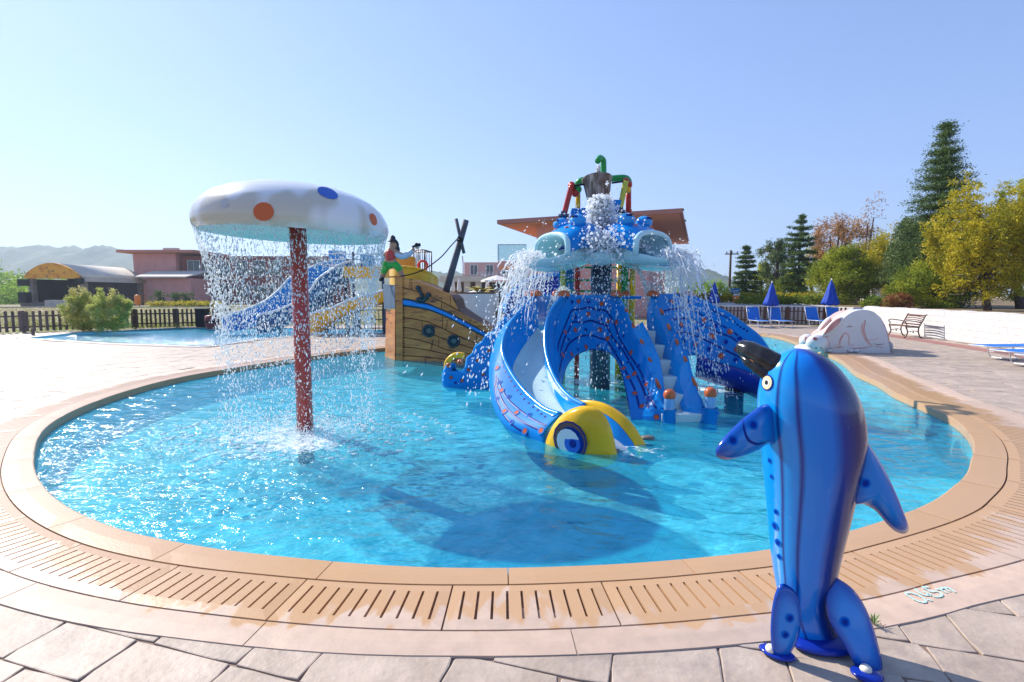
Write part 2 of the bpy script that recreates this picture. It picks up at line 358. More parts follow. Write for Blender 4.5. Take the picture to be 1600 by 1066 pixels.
# water
def watermat(name, tint, foam=None, wave=1.0, body=(.03, .62, .88), bodyw=.27):
    m = bpy.data.materials.new(name); m.use_nodes = True; N = m.node_tree.nodes; L = m.node_tree.links; N.remove(N['Principled BSDF'])
    tc = N.new('ShaderNodeTexCoord')
    def noise(s, d, st=(1, 1, 1), dist=0):
        mp = N.new('ShaderNodeMapping'); mp.inputs['Scale'].default_value = st; L.new(tc.outputs['Object'], mp.inputs[0])
        n = N.new('ShaderNodeTexNoise'); n.inputs['Scale'].default_value = s; n.inputs['Detail'].default_value = d; n.inputs['Distortion'].default_value = dist; L.new(mp.outputs[0], n.inputs['Vector']); return n.outputs[0]
    def math_(op, a, b=None, c=None):
        q = N.new('ShaderNodeMath'); q.operation = op
        for i, x in enumerate((a, b, c)):
            if x is None: continue
            if isinstance(x, (int, float)): q.inputs[i].default_value = x
            else: L.new(x, q.inputs[i])
        return q.outputs[0]
    h = math_('ADD', math_('MULTIPLY', noise(2.2, 2, (1, 1.5, 1), .6), 1.1), math_('MULTIPLY', noise(7, 3, (1, 1.4, 1), .8), .42))
    if foam:      # choppier water where the drops fall
        vd = N.new('ShaderNodeVectorMath'); vd.operation = 'DISTANCE'; vd.inputs[1].default_value = (foam[0][0]-.6, foam[0][1]-.5, WZ); L.new(tc.outputs['Object'], vd.inputs[0])
        g = N.new('ShaderNodeMapRange'); g.interpolation_type = 'SMOOTHSTEP'; g.inputs[1].default_value = 3.6; g.inputs[2].default_value = .4; g.inputs[3].default_value = 0; g.inputs[4].default_value = 1; L.new(vd.outputs['Value'], g.inputs[0])
        h = math_('ADD', h, math_('MULTIPLY', math_('MULTIPLY', noise(11, 3, (1, 1.2, 1), 1.0), g.outputs[0]), .75))
    bp = N.new('ShaderNodeBump'); bp.inputs['Strength'].default_value = 1; bp.inputs['Distance'].default_value = .06*wave; L.new(h, bp.inputs['Height'])
    # painted ripple light: a Voronoi net, apart from the waves, varies the water tint
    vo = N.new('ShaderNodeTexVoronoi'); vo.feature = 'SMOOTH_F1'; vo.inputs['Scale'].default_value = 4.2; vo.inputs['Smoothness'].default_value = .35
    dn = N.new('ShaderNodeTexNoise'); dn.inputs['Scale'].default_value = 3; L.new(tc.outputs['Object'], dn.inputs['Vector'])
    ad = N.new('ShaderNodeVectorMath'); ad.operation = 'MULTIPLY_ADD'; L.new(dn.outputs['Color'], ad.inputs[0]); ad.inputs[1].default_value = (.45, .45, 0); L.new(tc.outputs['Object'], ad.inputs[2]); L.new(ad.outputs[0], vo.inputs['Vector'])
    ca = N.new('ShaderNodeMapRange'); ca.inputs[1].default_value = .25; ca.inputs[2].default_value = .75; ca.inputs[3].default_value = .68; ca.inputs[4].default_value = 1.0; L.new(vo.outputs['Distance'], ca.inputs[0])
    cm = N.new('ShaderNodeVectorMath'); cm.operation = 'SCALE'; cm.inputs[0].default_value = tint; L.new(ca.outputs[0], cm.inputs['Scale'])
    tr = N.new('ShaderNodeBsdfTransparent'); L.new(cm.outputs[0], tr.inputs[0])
    df = N.new('ShaderNodeBsdfDiffuse'); df.inputs[0].default_value = (*body, 1); L.new(bp.outputs[0], df.inputs['Normal'])
    m0 = N.new('ShaderNodeMixShader'); m0.inputs[0].default_value = bodyw; L.new(tr.outputs[0], m0.inputs[1]); L.new(df.outputs[0], m0.inputs[2])
    gl = N.new('ShaderNodeBsdfGlossy'); gl.inputs['Roughness'].default_value = .11; L.new(bp.outputs[0], gl.inputs['Normal'])
    fr = N.new('ShaderNodeFresnel'); fr.inputs[0].default_value = 1.33; L.new(bp.outputs[0], fr.inputs['Normal'])
    fm = math_('MINIMUM', math_('MULTIPLY', fr.outputs[0], .95), .5)
    m1 = N.new('ShaderNodeMixShader'); L.new(fm, m1.inputs[0]); L.new(m0.outputs[0], m1.inputs[1]); L.new(gl.outputs[0], m1.inputs[2]); out = m1.outputs[0]
    if foam:
        fo = N.new('ShaderNodeBsdfDiffuse'); fo.inputs[0].default_value = (.82, .87, .9, 1); tot = None
        for (x, y, r, k) in foam:
            vd = N.new('ShaderNodeVectorMath'); vd.operation = 'DISTANCE'; vd.inputs[1].default_value = (x, y, WZ); L.new(tc.outputs['Object'], vd.inputs[0])
            g = N.new('ShaderNodeMapRange'); g.interpolation_type = 'SMOOTHSTEP'; g.inputs[1].default_value = r; g.inputs[2].default_value = 0; g.inputs[3].default_value = 0; g.inputs[4].default_value = k; L.new(vd.outputs['Value'], g.inputs[0])
            tot = g.outputs[0] if tot is None else math_('MAXIMUM', tot, g.outputs[0])
        fn = noise(9, 8, (1, 1, 1), .8); fq = math_('ADD', tot, math_('MULTIPLY', math_('SUBTRACT', fn, .5), 1.5))
        ff = N.new('ShaderNodeMapRange'); ff.inputs[1].default_value = .42; ff.inputs[2].default_value = .8; ff.inputs[4].default_value = .8; L.new(fq, ff.inputs[0])
        fk = math_('MULTIPLY', ff.outputs[0], math_('MINIMUM', math_('MULTIPLY', tot, 3), 1))
        m2 = N.new('ShaderNodeMixShader'); L.new(fk, m2.inputs[0]); L.new(out, m2.inputs[1]); L.new(fo.outputs[0], m2.inputs[2]); out = m2.outputs[0]
    L.new(out, N['Material Output'].inputs[0]); return m
MUSH = gr(477, 671, WZ)
waterM = watermat('pool_water', (.60, .97, 1.0), foam=[(MUSH.x-.1, MUSH.y-.35, 1.9, .62), (MUSH.x+.2, MUSH.y-.55, 1.0, .8), (3.5, 9.0, 1.3, .7), (.9, 8.2, .9, .45), (1.6, 9.9, 1.4, .65), (-.2, 10.6, 1.6, .55), (1.25, 5.5, .9, .5)])
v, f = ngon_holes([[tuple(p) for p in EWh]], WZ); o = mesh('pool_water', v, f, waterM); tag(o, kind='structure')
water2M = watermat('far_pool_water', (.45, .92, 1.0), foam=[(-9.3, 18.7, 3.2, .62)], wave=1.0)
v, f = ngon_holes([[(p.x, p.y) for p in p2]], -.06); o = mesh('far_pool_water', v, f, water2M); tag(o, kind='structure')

# ------------------------------------------------------------------ the ring: coping stones, slotted drain tiles, border slabs
surround = bpy.data.objects.new('pool_surround', None); COL.objects.link(surround); tag(surround, kind='structure')
RZ = .004
def ringgrid(name, us, vs, w0, w1, ztop, zbot, holes=None, depth=.03, m=None):
    """us: index values round the ring; vs: 0..1 across between ring w0 and w1; holes: set of (i,j) cells dropped"""
    nu, nv = len(us), len(vs); V = []; F = []; UV = []
    def pt(i, j, z):
        w = w0+(w1-w0)*vs[j]; q = ringpt(us[i], w); V.append((q[0], q[1], z)); UV.append((us[i]*SL, w)); return len(V)-1
    top = [[pt(i, j, ztop-(.004 if (j in (0, nv-1) or i in (0, nu-1)) else 0)) for j in range(nv)] for i in range(nu)]
    for i in range(nu-1):
        for j in range(nv-1):
            q = (top[i][j], top[i+1][j], top[i+1][j+1], top[i][j+1])
            if holes and (i, j) in holes:
                lo = [pt(a, b, ztop-depth) for a, b in ((i, j), (i+1, j), (i+1, j+1), (i, j+1))]
                for k in range(4): F.append((q[k], lo[k], lo[(k+1) % 4], q[(k+1) % 4]))
            else: F.append(q)
    edge = [(i, 0) for i in range(nu)]+[(nu-1, j) for j in range(1, nv)]+[(i, nv-1) for i in range(nu-2, -1, -1)]+[(0, j) for j in range(nv-2, 0, -1)]
    et = [top[a][b] for a, b in edge]; eb = [pt(a, b, zbot) for a, b in edge]
    for k in range(len(et)): F.append((et[k], et[(k+1) % len(et)], eb[(k+1) % len(et)], eb[k]))
    o = mesh(name, V, F, m or ringM, surround, False, UV)
    return o
def pieces(length, off, jitter=0):
    n = max(1, round(PERIM/length)); return [((k+off)*NR/n, (k+1+off)*NR/n) for k in range(n)]
# index of the point straight ahead of the camera, near side
i0 = int(np.argmin(np.hypot(EW[:, 0]-0, EW[:, 1]-2.85)))
nseg = 5
for a, b in pieces(1.05, 0):
    g = .006/SL/2; us = list(np.linspace(a+g+i0, b-g+i0, 8)); ringgrid('coping_stone', us, [0, .04, .5, .985], 0, 1, RZ+.012, -.10)
tl = pieces(.80, -.37)
for a, b in tl:
    a += i0; b += i0; g = .009/SL/2; L_ = (b-a); m = L_*.085; ns = 10; sw = .013/SL; us = [a+g, a+m-sw]
    holes = set(); st = (L_-2*m)/(ns-1); us = [a+g]
    for k in range(ns):
        c = a+m+k*st; us += [c-sw/2, c+sw/2]; holes.add((len(us)-2, 1))
    us.append(b-g)
    ringgrid('drain_tile', us, [.012, .17, .8, .99], 1, 2, RZ+.008, -.035, holes, depth=.035)
for k, (a, b) in enumerate(pieces(1.35, .2)):
    a += i0; b += i0; g = .006/SL/2; ringgrid('border_slab', list(np.linspace(a+g, b-g, 9)), [.03, .5, .99], 2, 3, RZ+.006, -.03)

# painted depth mark on the border
cyM = pm('faded_cyan_paint', (.42, .74, .72), .7, (.5, .62, .58), 60)
def handtext():
    parts = []
    S = 14.545
    def q(*a): return [(1400+x/S, 890+y/S) for x, y in a]
    parts.append(q((200,520),(330,520),(520,590),(640,670),(670,730),(590,740),(430,690),(290,600),(200,540)))
    parts.append(q((700,675),(770,690),(805,712)))
    parts.append(q((430,430),(500,500),(600,560),(700,580),(780,545)))
    parts.append(q((620,480),(700,530),(760,580),(800,600)))
    parts.append(q((750,400),(690,385),(600,405),(700,450),(790,500),(900,490),(1010,530),(1040,590),(940,620),(830,600)))
    parts.append(q((900,440),(980,440),(1080,490),(1160,530)))
    parts.append(q((1000,440),(1080,410),(1180,470),(1230,500)))
    parts.append(q((1100,405),(1180,410),(1260,455),(1350,515)))
    V = []; F = []
    for pp in parts:
        C = cat([(a, b, 0) for a, b in pp], 5*len(pp)); G = [gr(c[0], c[1], RZ+.010) for c in C]; k0 = len(V)
        for i, g in enumerate(G):
            t = (G[min(i+1, len(G)-1)]-G[max(i-1, 0)]).normalized(); s = Vector((-t.y, t.x, 0))*.0055*(1+.25*math.sin(i*1.7)); V += [g+s, g-s]
        for i in range(len(G)-1): k = k0+2*i; F.append((k, k+1, k+3, k+2))
    o = mesh('depth_marking', V, F, cyM, surround); o['label'] = 'hand painted pale cyan 0,45m depth mark on the border slab'
handtext()

# ------------------------------------------------------------------ paving stones of the deck
deck = bpy.data.objects.new('pool_deck', None); COL.objects.link(deck); tag(deck, kind='structure')
PHI = R(-17); ca, sa = math.cos(PHI), math.sin(PHI)
def inside(poly, x, y):
    A = np.asarray(poly); x1, y1 = A[:, 0], A[:, 1]; x2, y2 = np.roll(x1, -1), np.roll(y1, -1)
    c = ((y1 > y) != (y2 > y)); xi = (x2-x1)*(y-y1)/np.where(y2 == y1, 1e-9, y2-y1)+x1; return bool(np.sum(c & (x < xi)) % 2)
R3 = ring3[::4]; R1 = (ring1[::4]*.75+ring2[::4]*.25); P2 = np.array([(p.x, p.y) for p in p2]); DK = np.array(deck_out)
P2c = P2.mean(0); P2o = P2+(P2-P2c)/np.linalg.norm(P2-P2c, axis=1)[:, None]*.05
stones = []
v0 = -9.0; row = 0
while v0 < 40:
    hh = rnd.uniform(.34, .46) if row % 3 else rnd.uniform(.22, .30)
    u0 = -40+rnd.random()
    while u0 < 26:
        ll = rnd.choice((.3, .42, .48, .56, .66))+rnd.uniform(-.04, .04)
        ww = .6
        cs = [(u0, v0), (u0+ll, v0), (u0+ll, v0+hh), (u0, v0+hh)]
        xy = [(u*ca-v_*sa, u*sa+v_*ca) for u, v_ in cs]; cx = sum(p[0] for p in xy)/4; cy = sum(p[1] for p in xy)/4
        u0 += ll
        if cy < .8 or cy > 28 or abs(cx) > cy*1.06+1.2: continue
        if not inside(DK, cx, cy): continue
        if any(inside(R1, *p) for p in xy): continue
        if all(inside(R3, *p) for p in xy): continue
        if any(inside(P2o, *p) for p in xy): continue
        if cy > 11 and not all(inside(DK, *p) for p in xy): continue
        stones.append((math.hypot(cx, cy), xy, cx, cy))
    v0 += hh; row += 1
stones.sort(key=lambda s: s[0])
def stone_geo(xy, cx, cy, near):
    g = .0015 if near else .005; z = rnd.uniform(-.003, .003); tx, ty = rnd.uniform(-.004, .004), rnd.uniform(-.004, .004)
    out = []
    for k in range(4):
        a = Vector(xy[k]); b = Vector(xy[(k+1) % 4]); n = 4 if near else 1
        for i in range(n):
            p = a.lerp(b, (i+(.12 if i == 0 else 0))/n) if near else a
            c = Vector((cx, cy)); d = (c-p).normalized(); j = rnd.uniform(0, .003) if near else rnd.uniform(0, .004)
            out.append(p+d*(g+j))
    def lift(p, dz): return (p.x, p.y, min(RZ-.002, z+(p.x-cx)*tx+(p.y-cy)*ty)-dz)
    k = len(out); c = Vector((cx, cy))
    ins = [p+(c-p).normalized()*rnd.uniform(.003, .007) for p in out]
    V = [lift(p, 0) for p in ins]+[lift(p, .002) for p in out]+[(p.x, p.y, -.03) for p in out]
    F = [tuple(range(k))]+[(i, i+k, (i+1) % k+k, (i+1) % k) for i in range(k)]+[(i+k, i+2*k, (i+1) % k+2*k, (i+1) % k+k) for i in range(k)]
    return V, F
for d, xy, cx, cy in stones[:300]:
    V, F = stone_geo(xy, cx, cy, True); mesh('paving_stone', V, F, stoneM, deck)
mb = MB()
for d, xy, cx, cy in stones[300:]:
    V, F = stone_geo(xy, cx, cy, False); mb.add(V, F)
o = mb.build('paving', stoneM, deck); o['kind'] = 'stuff'
# coping strip round the far pool
for i in range(len(p2)):
    a = P2[i]; b = P2[(i+1) % len(P2)]
    n_ = np.array([b[1]-a[1], -(b[0]-a[0])]); n_ /= np.linalg.norm(n_)
    if inside(P2, *((a+b)/2+n_*.1)): n_ = -n_
    def mid(i): 
        q = P2[i]-P2c; return P2[i]+q/np.linalg.norm(q)*.32
    A2, B2 = mid(i), mid((i+1) % len(P2)); c = (a+b+A2+B2)/4
    pp = [c+(q-c)*.992 for q in (a, b, B2, A2)]
    V = [(q[0], q[1], .016) for q in pp]+[(q[0], q[1], -.09) for q in pp]
    mesh('coping_stone', V, [(0, 1, 2, 3)]+[(i_, i_+4, (i_+1) % 4+4, (i_+1) % 4) for i_ in range(4)], pm('pale_coping', (.5, .43, .38), .5, (.42, .35, .3), 5), deck)
# =================================================================== air
hb = MB().box((0, 640, 95), (3000, 1500, 200)).build('haze', None)
hm = bpy.data.materials.new('haze'); hm.use_nodes = True; hn = hm.node_tree.nodes; hn.remove(hn['Principled BSDF'])
pv = hn.new('ShaderNodeVolumePrincipled'); pv.inputs['Color'].default_value = (.70, .84, 1, 1); pv.inputs['Density'].default_value = .0005; pv.inputs['Anisotropy'].default_value = .3
hm.node_tree.links.new(pv.outputs[0], hn['Material Output'].inputs['Volume']); hb.data.materials.append(hm); tag(hb, kind='stuff')

# =================================================================== hills
def hill(prof, Y0, depth, m, name='hill', zb=0):
    px = [p[0] for p in prof]; py = [p[1] for p in prof]; nx = 160; ny = 16; V = []; F = []
    for j in range(ny+1):
        for i in range(nx+1):
            x_ = px[0]+(px[-1]-px[0])*i/nx; y_ = np.interp(x_, px, py); top = at(x_, y_, Y0)
            u = j/ny; Y = Y0-depth+depth*1.35*u; s = math.sin(min(u/.74, 1)*math.pi/2)**1.1 if u < .74 else 1-.6*(u-.74)/.26
            z = top.z*s*(1+(.05*math.sin(i*.7+j)+.04*math.sin(i*1.9+j*2.3))*(1 if u < .7 else 0))+(rnd.uniform(-.8, .8))
            V.append((top.x*(1-(.08*(1-u))), Y, z if j else -2))
    for j in range(ny):
        for i in range(nx): a = j*(nx+1)+i; F.append((a, a+1, a+nx+2, a+nx+1))
    o = mesh(name, V, F, m, None, True); return tag(o, kind='structure')
hillM = pm('scrub_hillside', (.035, .075, .04), .95, (.085, .11, .06), .06, 10, stretch=(1, 1, 2), lo=.42, hi=.6)
hill([(-260, 420), (-120, 400), (0, 393), (60, 390), (80, 389), (112, 390), (140, 394), (165, 392), (190, 390), (215, 398), (250, 404), (330, 415), (430, 425), (560, 432), (640, 436)], 900, 330, hillM)
hill([(560, 440), (620, 433), (650, 428), (690, 426), (720, 428), (780, 433), (900, 436), (1000, 432), (1040, 424), (1075, 417), (1095, 425), (1120, 440), (1150, 452)], 700, 220, hillM)

# =================================================================== foliage
def leaves(name, C, K, spread, size, m, parent=None, aspect=.45, up=0., seedtint=.5, tintc=None):
    """C (M,3) tuft centres, K leaves each -> one mesh of small rhombic leaves with a random tint"""
    C = np.asarray(C, float); M = len(C); n = M*K
    cen = np.repeat(C, K, 0)+rng.normal(0, 1, (n, 3))*np.asarray(spread)
    d = rng.normal(0, 1, (n, 3)); d[:, 2] += up; d /= np.linalg.norm(d, axis=1)[:, None]
    e = np.cross(d, rng.normal(0, 1, (n, 3))); e /= np.linalg.norm(e, axis=1)[:, None]
    s = size*rng.uniform(.6, 1.4, (n, 1)); V = np.stack([cen-d*s, cen+e*s*aspect, cen+d*s, cen-e*s*aspect], 1).reshape(-1, 3)
    me = bpy.data.meshes.new(name); me.vertices.add(4*n); me.vertices.foreach_set('co', V.ravel())
    me.loops.add(4*n); me.loops.foreach_set('vertex_index', np.arange(4*n)); me.polygons.add(n); me.polygons.foreach_set('loop_start', np.arange(n)*4)
    tc = np.repeat(rng.uniform(0, 1, M) if tintc is None else tintc, K); ti = np.clip(tc*seedtint+rng.uniform(0, 1, n)*(1-seedtint), 0, 1)
    a = me.attributes.new('tint', 'FLOAT', 'POINT'); a.data.foreach_set('value', np.repeat(ti, 4))
    me.update(); me.validate(); o = bpy.data.objects.new(name, me); COL.objects.link(o); me.materials.append(m)
    if parent: o.parent = parent; o.matrix_parent_inverse = root_matrix(parent).inverted()
    return o
barkM = pm('bark', (.11, .075, .05), .9, (.05, .035, .025), 12, 6, bump=.1)
greyBark = pm('grey_bark', (.17, .14, .12), .9, (.08, .06, .05), 12, 6, bump=.1)
LM = dict(
    dark=leafmat('dark_conifer_needles', (0.031, 0.073, 0.020), (0.088, 0.155, 0.034), (0.176, 0.228, 0.041), .25),
    grey=leafmat('grey_green_needles', (0.061, 0.109, 0.041), (0.131, 0.182, 0.061), (0.246, 0.274, 0.095), .25),
    yellow=leafmat('yellow_green_needles', (.17, .18, .012), (.44, .38, .02), (.70, .56, .04), .45),
    lime=leafmat('olive_green_needles', (0.105, 0.163, 0.020), (0.299, 0.347, 0.027), (0.562, 0.547, 0.041), .4),
    brown=leafmat('browned_needles', (0.229, 0.109, 0.041), (0.456, 0.238, 0.081), (0.632, 0.401, 0.121), .3),
    hedge=leafmat('hedge_leaves', (0.053, 0.109, 0.016), (0.176, 0.255, 0.027), (0.439, 0.437, 0.041), .35),
    pale=leafmat('feathery_pale_leaves', (0.281, 0.365, 0.068), (0.527, 0.566, 0.135), (0.800, 0.656, 0.324), .4),
    bright=leafmat('bright_scrub_leaves', (0.088, 0.182, 0.027), (0.246, 0.401, 0.054), (0.456, 0.547, 0.081), .35),
    red=leafmat('reddish_leaves', (0.176, 0.055, 0.027), (0.351, 0.146, 0.054), (0.246, 0.255, 0.054), .3))
def conifer(px, ytop, Y, rpx, m, label, group=None, zb=.85, n=120, K=46, leaf=.085, narrow=1.3, crownlo=.06, droop=-.1, irr=.25, bare=0):
    top = at(px, ytop, Y); x = top.x; H = top.z-zb; Rr = rpx/800*Y; t = empty('conifer_tree', label, 'tree', (x, Y, zb), 0, group)
    lean = rnd.uniform(-.02, .02); mb = MB(); mb.tube([(x+lean*H*k/6, Y, zb-.1+(H*.97)*k/6) for k in range(7)], [.02*H*(1-k/6.6)+.012 for k in range(7)], 8)
    cs = []
    for b in range(n):
        h = (b/n)**.85; lv = max(9, int(H*2.1)); h = crownlo+(1-crownlo)*min(.99, (int(h*lv)+.5+rnd.uniform(-.16, .16))/lv); a = b*2.399+rnd.uniform(-.4, .4); L = Rr*(1-h)**(.72/narrow**.5)*(1.0 if h>.12 else .8)*rnd.uniform(1-irr*1.6, 1+irr)+.06*Rr
        dx, dy = math.cos(a), math.sin(a); z0 = zb+H*h; base = Vector((x+lean*H*h, Y, z0))
        k = max(2, int(L/(.075*Rr+.12))); tip = base+Vector((dx*L, dy*L, L*(.12 if h > .6 else droop)))
        if h > .86 and rnd.random() < .6: continue
        if L > .25*Rr: mb.tube([base, base.lerp(tip, .6)+Vector((0, 0, .03*L)), tip], [.012*H*(1-h)*.45+.012, .012, .006], 4, False)
        for j in range(k):
            u = (j+.7)/k
            if u < .25 and rnd.random() < .5: continue
            p = base.lerp(tip, u); cs.append((p.x+rnd.gauss(0, .05*L), p.y+rnd.gauss(0, .05*L), p.z+rnd.uniform(-.02, .06)*L))
    cs += [(x+lean*H*u_, Y, zb+H*u_) for u_ in (.90, .92, .94, .96, .975, .985)]
    sp = Rr*.06+.03
    leaves('crown', cs, K, (sp, sp, sp*.55), leaf, m, t, .3); mb.build('trunk', barkM, t, True); return t
def broad(px, ytop, Y, rpx, m, label, cat_='tree', name='pine_tree', group=None, zb=.85, n=150, K=60, leaf=.1, low=.12, sparse=0, wisp=.35, trunk=True, zz=1.0, sprd=.1):
    top = at(px, ytop, Y); x = top.x; H = top.z-zb; Rr = rpx/800*Y; t = empty(name, label, cat_, (x, Y, zb), 0, group)
    mb = MB(); c0 = Vector((x, Y, zb+H*(low+(1-low)*.45))); ry = H*(1-low)*.5; cs = []; tt = []
    if trunk: mb.tube([(x+.05*H, Y, zb-.1), (x, Y+.03*H, zb+H*.3), (x-.03*H, Y, zb+H*.62)], [.035*H, .026*H, .012*H], 8)
    for b in range(n):
        d = Vector((rnd.gauss(0, 1), rnd.gauss(0, 1), rnd.gauss(0, 1)+.15)).normalized(); u = rnd.uniform(.35, 1)**.5
        lump = 1+.18*math.sin(d.x*5+px)+.16*math.sin(d.z*6+d.y*4+Y)
        p = c0+Vector((d.x*Rr*.92, d.y*Rr*.92, d.z*ry*zz))*u*lump
        if p.z < zb+.1: p.z = zb+rnd.uniform(.1, .5)
        cs.append(tuple(p)); tt.append(rnd.random())
        if u > .85 and d.z > -.3:       # shoots that break the outline
            q = p+Vector((d.x*.25, d.y*.25, .5+.3*d.z))*Rr*wisp*rnd.uniform(.5, 1.1)
            for w in (.45, 1.0): cs.append(tuple(p.lerp(q, w))); tt.append(tt[-1])
        if trunk and b % 5 == 0: mb.tube([(x, Y+.02*H, zb+H*rnd.uniform(.2, .5)), tuple(Vector((x, Y, p.z)).lerp(p, .5)), tuple(p)], [.012*H, .008*H, .003*H], 4, False)
    s = sprd*Rr*(1+.5*(n < 80)); leaves('crown', cs, K, (s, s, s*.8), leaf, m, t, .28, .3, .65, np.array(tt))
    if trunk: mb.build('trunk', greyBark, t, True)
    return t
conifer(1476, 190, 28, 64, LM['dark'], 'tall dark spruce-like conifer rising above all other trees at right', n=400, K=56, leaf=.06, narrow=.72, irr=.4)
broad(1436, 345, 31, 38, LM['grey'], 'dark green tree pressed against the left side of the tall conifer', n=260, K=70, leaf=.09)
broad(1493, 372, 27, 46, LM['grey'], 'dull green tree filling the foot of the tall conifer', n=220, K=60, leaf=.08, low=.02)
broad(1550, 318, 22, 66, LM['yellow'], 'bright yellow-green pine leaning over the white wall near the right edge', n=420, K=50, leaf=.07, wisp=.75, low=.14, sprd=.06)
broad(1604, 292, 25, 40, LM['lime'], 'olive green pine cut off by the right edge of the view', n=300, K=46, leaf=.07, wisp=.6, sprd=.07)
broad(1396, 372, 35, 50, LM['yellow'], 'yellow-green pine between the round dark tree and the tall conifer', n=260, K=50, leaf=.08, wisp=.6, sprd=.07)
broad(1322, 398, 35, 50, LM['lime'], 'rounded grey-green tree behind the third closed blue parasol', n=260, K=80, leaf=.085, wisp=.15, low=.03)
broad(1310, 338, 50, 42, LM['brown'], 'rust brown drying pine behind the rounded grey-green tree', n=150, K=46, leaf=.12, wisp=.5)
broad(1358, 330, 48, 24, LM['brown'], 'thin sparse brown tree with bare wispy top', n=46, K=22, leaf=.1, wisp=1.2)
broad(1272, 378, 52, 18, LM['lime'], 'olive shoots of a thin tree just right of the dark cypress', n=70, K=34, leaf=.12)
conifer(1252, 335, 43, 27, LM['dark'], 'narrow dark cypress left of the brown pine', n=150, K=50, leaf=.09, narrow=2.2, irr=.45, crownlo=.02)
broad(1217, 378, 47, 25, LM['grey'], 'loose grey-green tree between the small conifer and the dark cypress', n=130, K=50, leaf=.11, wisp=.5)
conifer(1168, 384, 52, 27, LM['dark'], 'small broad conifer beside the utility pole', n=130, K=50, leaf=.10, narrow=.8)
broad(1192, 408, 55, 17, LM['lime'], 'small yellow-olive tree right of the small conifer', n=80, K=40, leaf=.13)
broad(1232, 432, 44, 26, LM['lime'], 'low olive bush at the foot of the loose grey-green tree', 'bush', 'bush', n=90, K=50, leaf=.11, low=0, trunk=False)
broad(1452, 418, 26.5, 46, LM['lime'], 'light olive undergrowth behind the wall at the foot of the tall conifer', 'bush', 'bush', n=150, K=60, leaf=.07, low=0, trunk=False)
broad(1402, 462, 26, 20, LM['red'], 'reddish brown shrub just over the corner of the white wall', 'shrub', 'shrub', n=70, K=60, leaf=.05, low=0, trunk=False, wisp=.15)
broad(1366, 467, 27, 17, LM['hedge'], 'low green shrub left of the reddish brown shrub', 'shrub', 'shrub', n=60, K=60, leaf=.05, low=0, trunk=False, wisp=.15)
for i, (px, yt, Y, r) in enumerate([(1098, 444, 85, 18), (1124, 440, 80, 16), (1074, 449, 90, 16)]):
    broad(px, yt, Y, r, LM['bright'], ['hazy green bush left of the utility pole', 'hazy green bush right at the utility pole', 'hazy green bush beside the pink building corner'][i], 'bush', 'bush', zb=.3, n=60, K=40, leaf=.2, low=0, trunk=False)
def hedge(p0, p1, h, w, m, label):
    a = Vector(p0); b = Vector(p1); L = (b-a).length; cs = []
    for i in range(int(L*16*w*h/.5)+30): u = rnd.random(); cs.append((*(a.lerp(b, u)+Vector((rnd.uniform(-w, w)/2, rnd.uniform(-w, w)/2, 0))).xy, a.z+rnd.uniform(.05, h)))
    o = leaves('hedge', cs, 40, (.12, .12, .1), .07, m); return tag(o, label, 'hedge')
hedge((16.0, 36, .9), (21.5, 34.5, .9), .55, 1.0, LM['hedge'], 'clipped dark green hedge on the terrace between the parasols')
hedge((13.6, 50, .9), (24, 40, .9), .7, 1.6, LM['yellow'], 'long yellow-green hedge along the terrace path')

# left: scrub hillside mass, fence bush, grass
cs = [(rnd.uniform(-125, -78), rnd.uniform(84, 118), 0) for _ in range(420)]
cs = [(x, y, rnd.uniform(0, 1)*(1.2+max(0, (-x-78))*.16)) for x, y, z in cs]
o = leaves('scrub', cs, 46, (1.4, 1.4, .8), .42, LM['bright']); tag(o, kind='stuff')
for (px, yt, Y, r, lab) in [(128, 461, 22.2, 26, 'feathery pale green bush with pinkish tips over the picket fence'), (172, 464, 21.8, 26, 'denser feathery bush right beside it hanging over the picket fence')]:
    broad(px, yt, Y, r, LM['pale'], lab, 'bush', 'bush', zb=0, n=130, K=70, leaf=.05, low=0, trunk=False, wisp=.5)
G = 9000
gx = rng.uniform(-1, 1, G); gy = 24+(rng.random(G)**1.6)*40; gxx = -gy*.62+gx*gy*.42; keep = np.array([not inside(DK, a, b) for a, b in zip(gxx, gy)])
C = np.stack([gxx, gy, rng.uniform(.02, .14, G)], 1)[keep]
o = leaves('grass', C, 3, (.12, .12, .04), .09, leafmat('dry_grass', (.14, .17, .03), (.30, .30, .06), (.42, .36, .16), .3), None, .12, 1.5); tag(o, kind='stuff')
C = np.stack([rng.uniform(-21.5, -15, 500), rng.uniform(20, 26, 500), rng.uniform(.02, .1, 500)], 1); C = C[[bool(not inside(DK, a, b)) for a, b, _ in C]]
o = leaves('weeds', C, 6, (.1, .1, .04), .06, LM['bright'], None, .2, 1.0); tag(o, kind='stuff')

# service road and kerb on the left
roadM = pm('grey_road', (.20, .19, .19), .9, (.27, .25, .24), .8, 6)
o = mesh('road', [(-120, 57, -.004), (-16, 66, -.004), (-16, 71, -.004), (-120, 66, -.004)], [(0, 1, 2, 3)], roadM); tag(o, kind='structure')
kerbM = pm('pale_concrete', (.48, .45, .42), .8, (.36, .33, .31), 3)
mb = MB(); mb.bar((-120, 56.8, .06), (-16, 65.8, .06), .2, .12); o = mb.build('kerb', kerbM); tag(o, kind='structure')

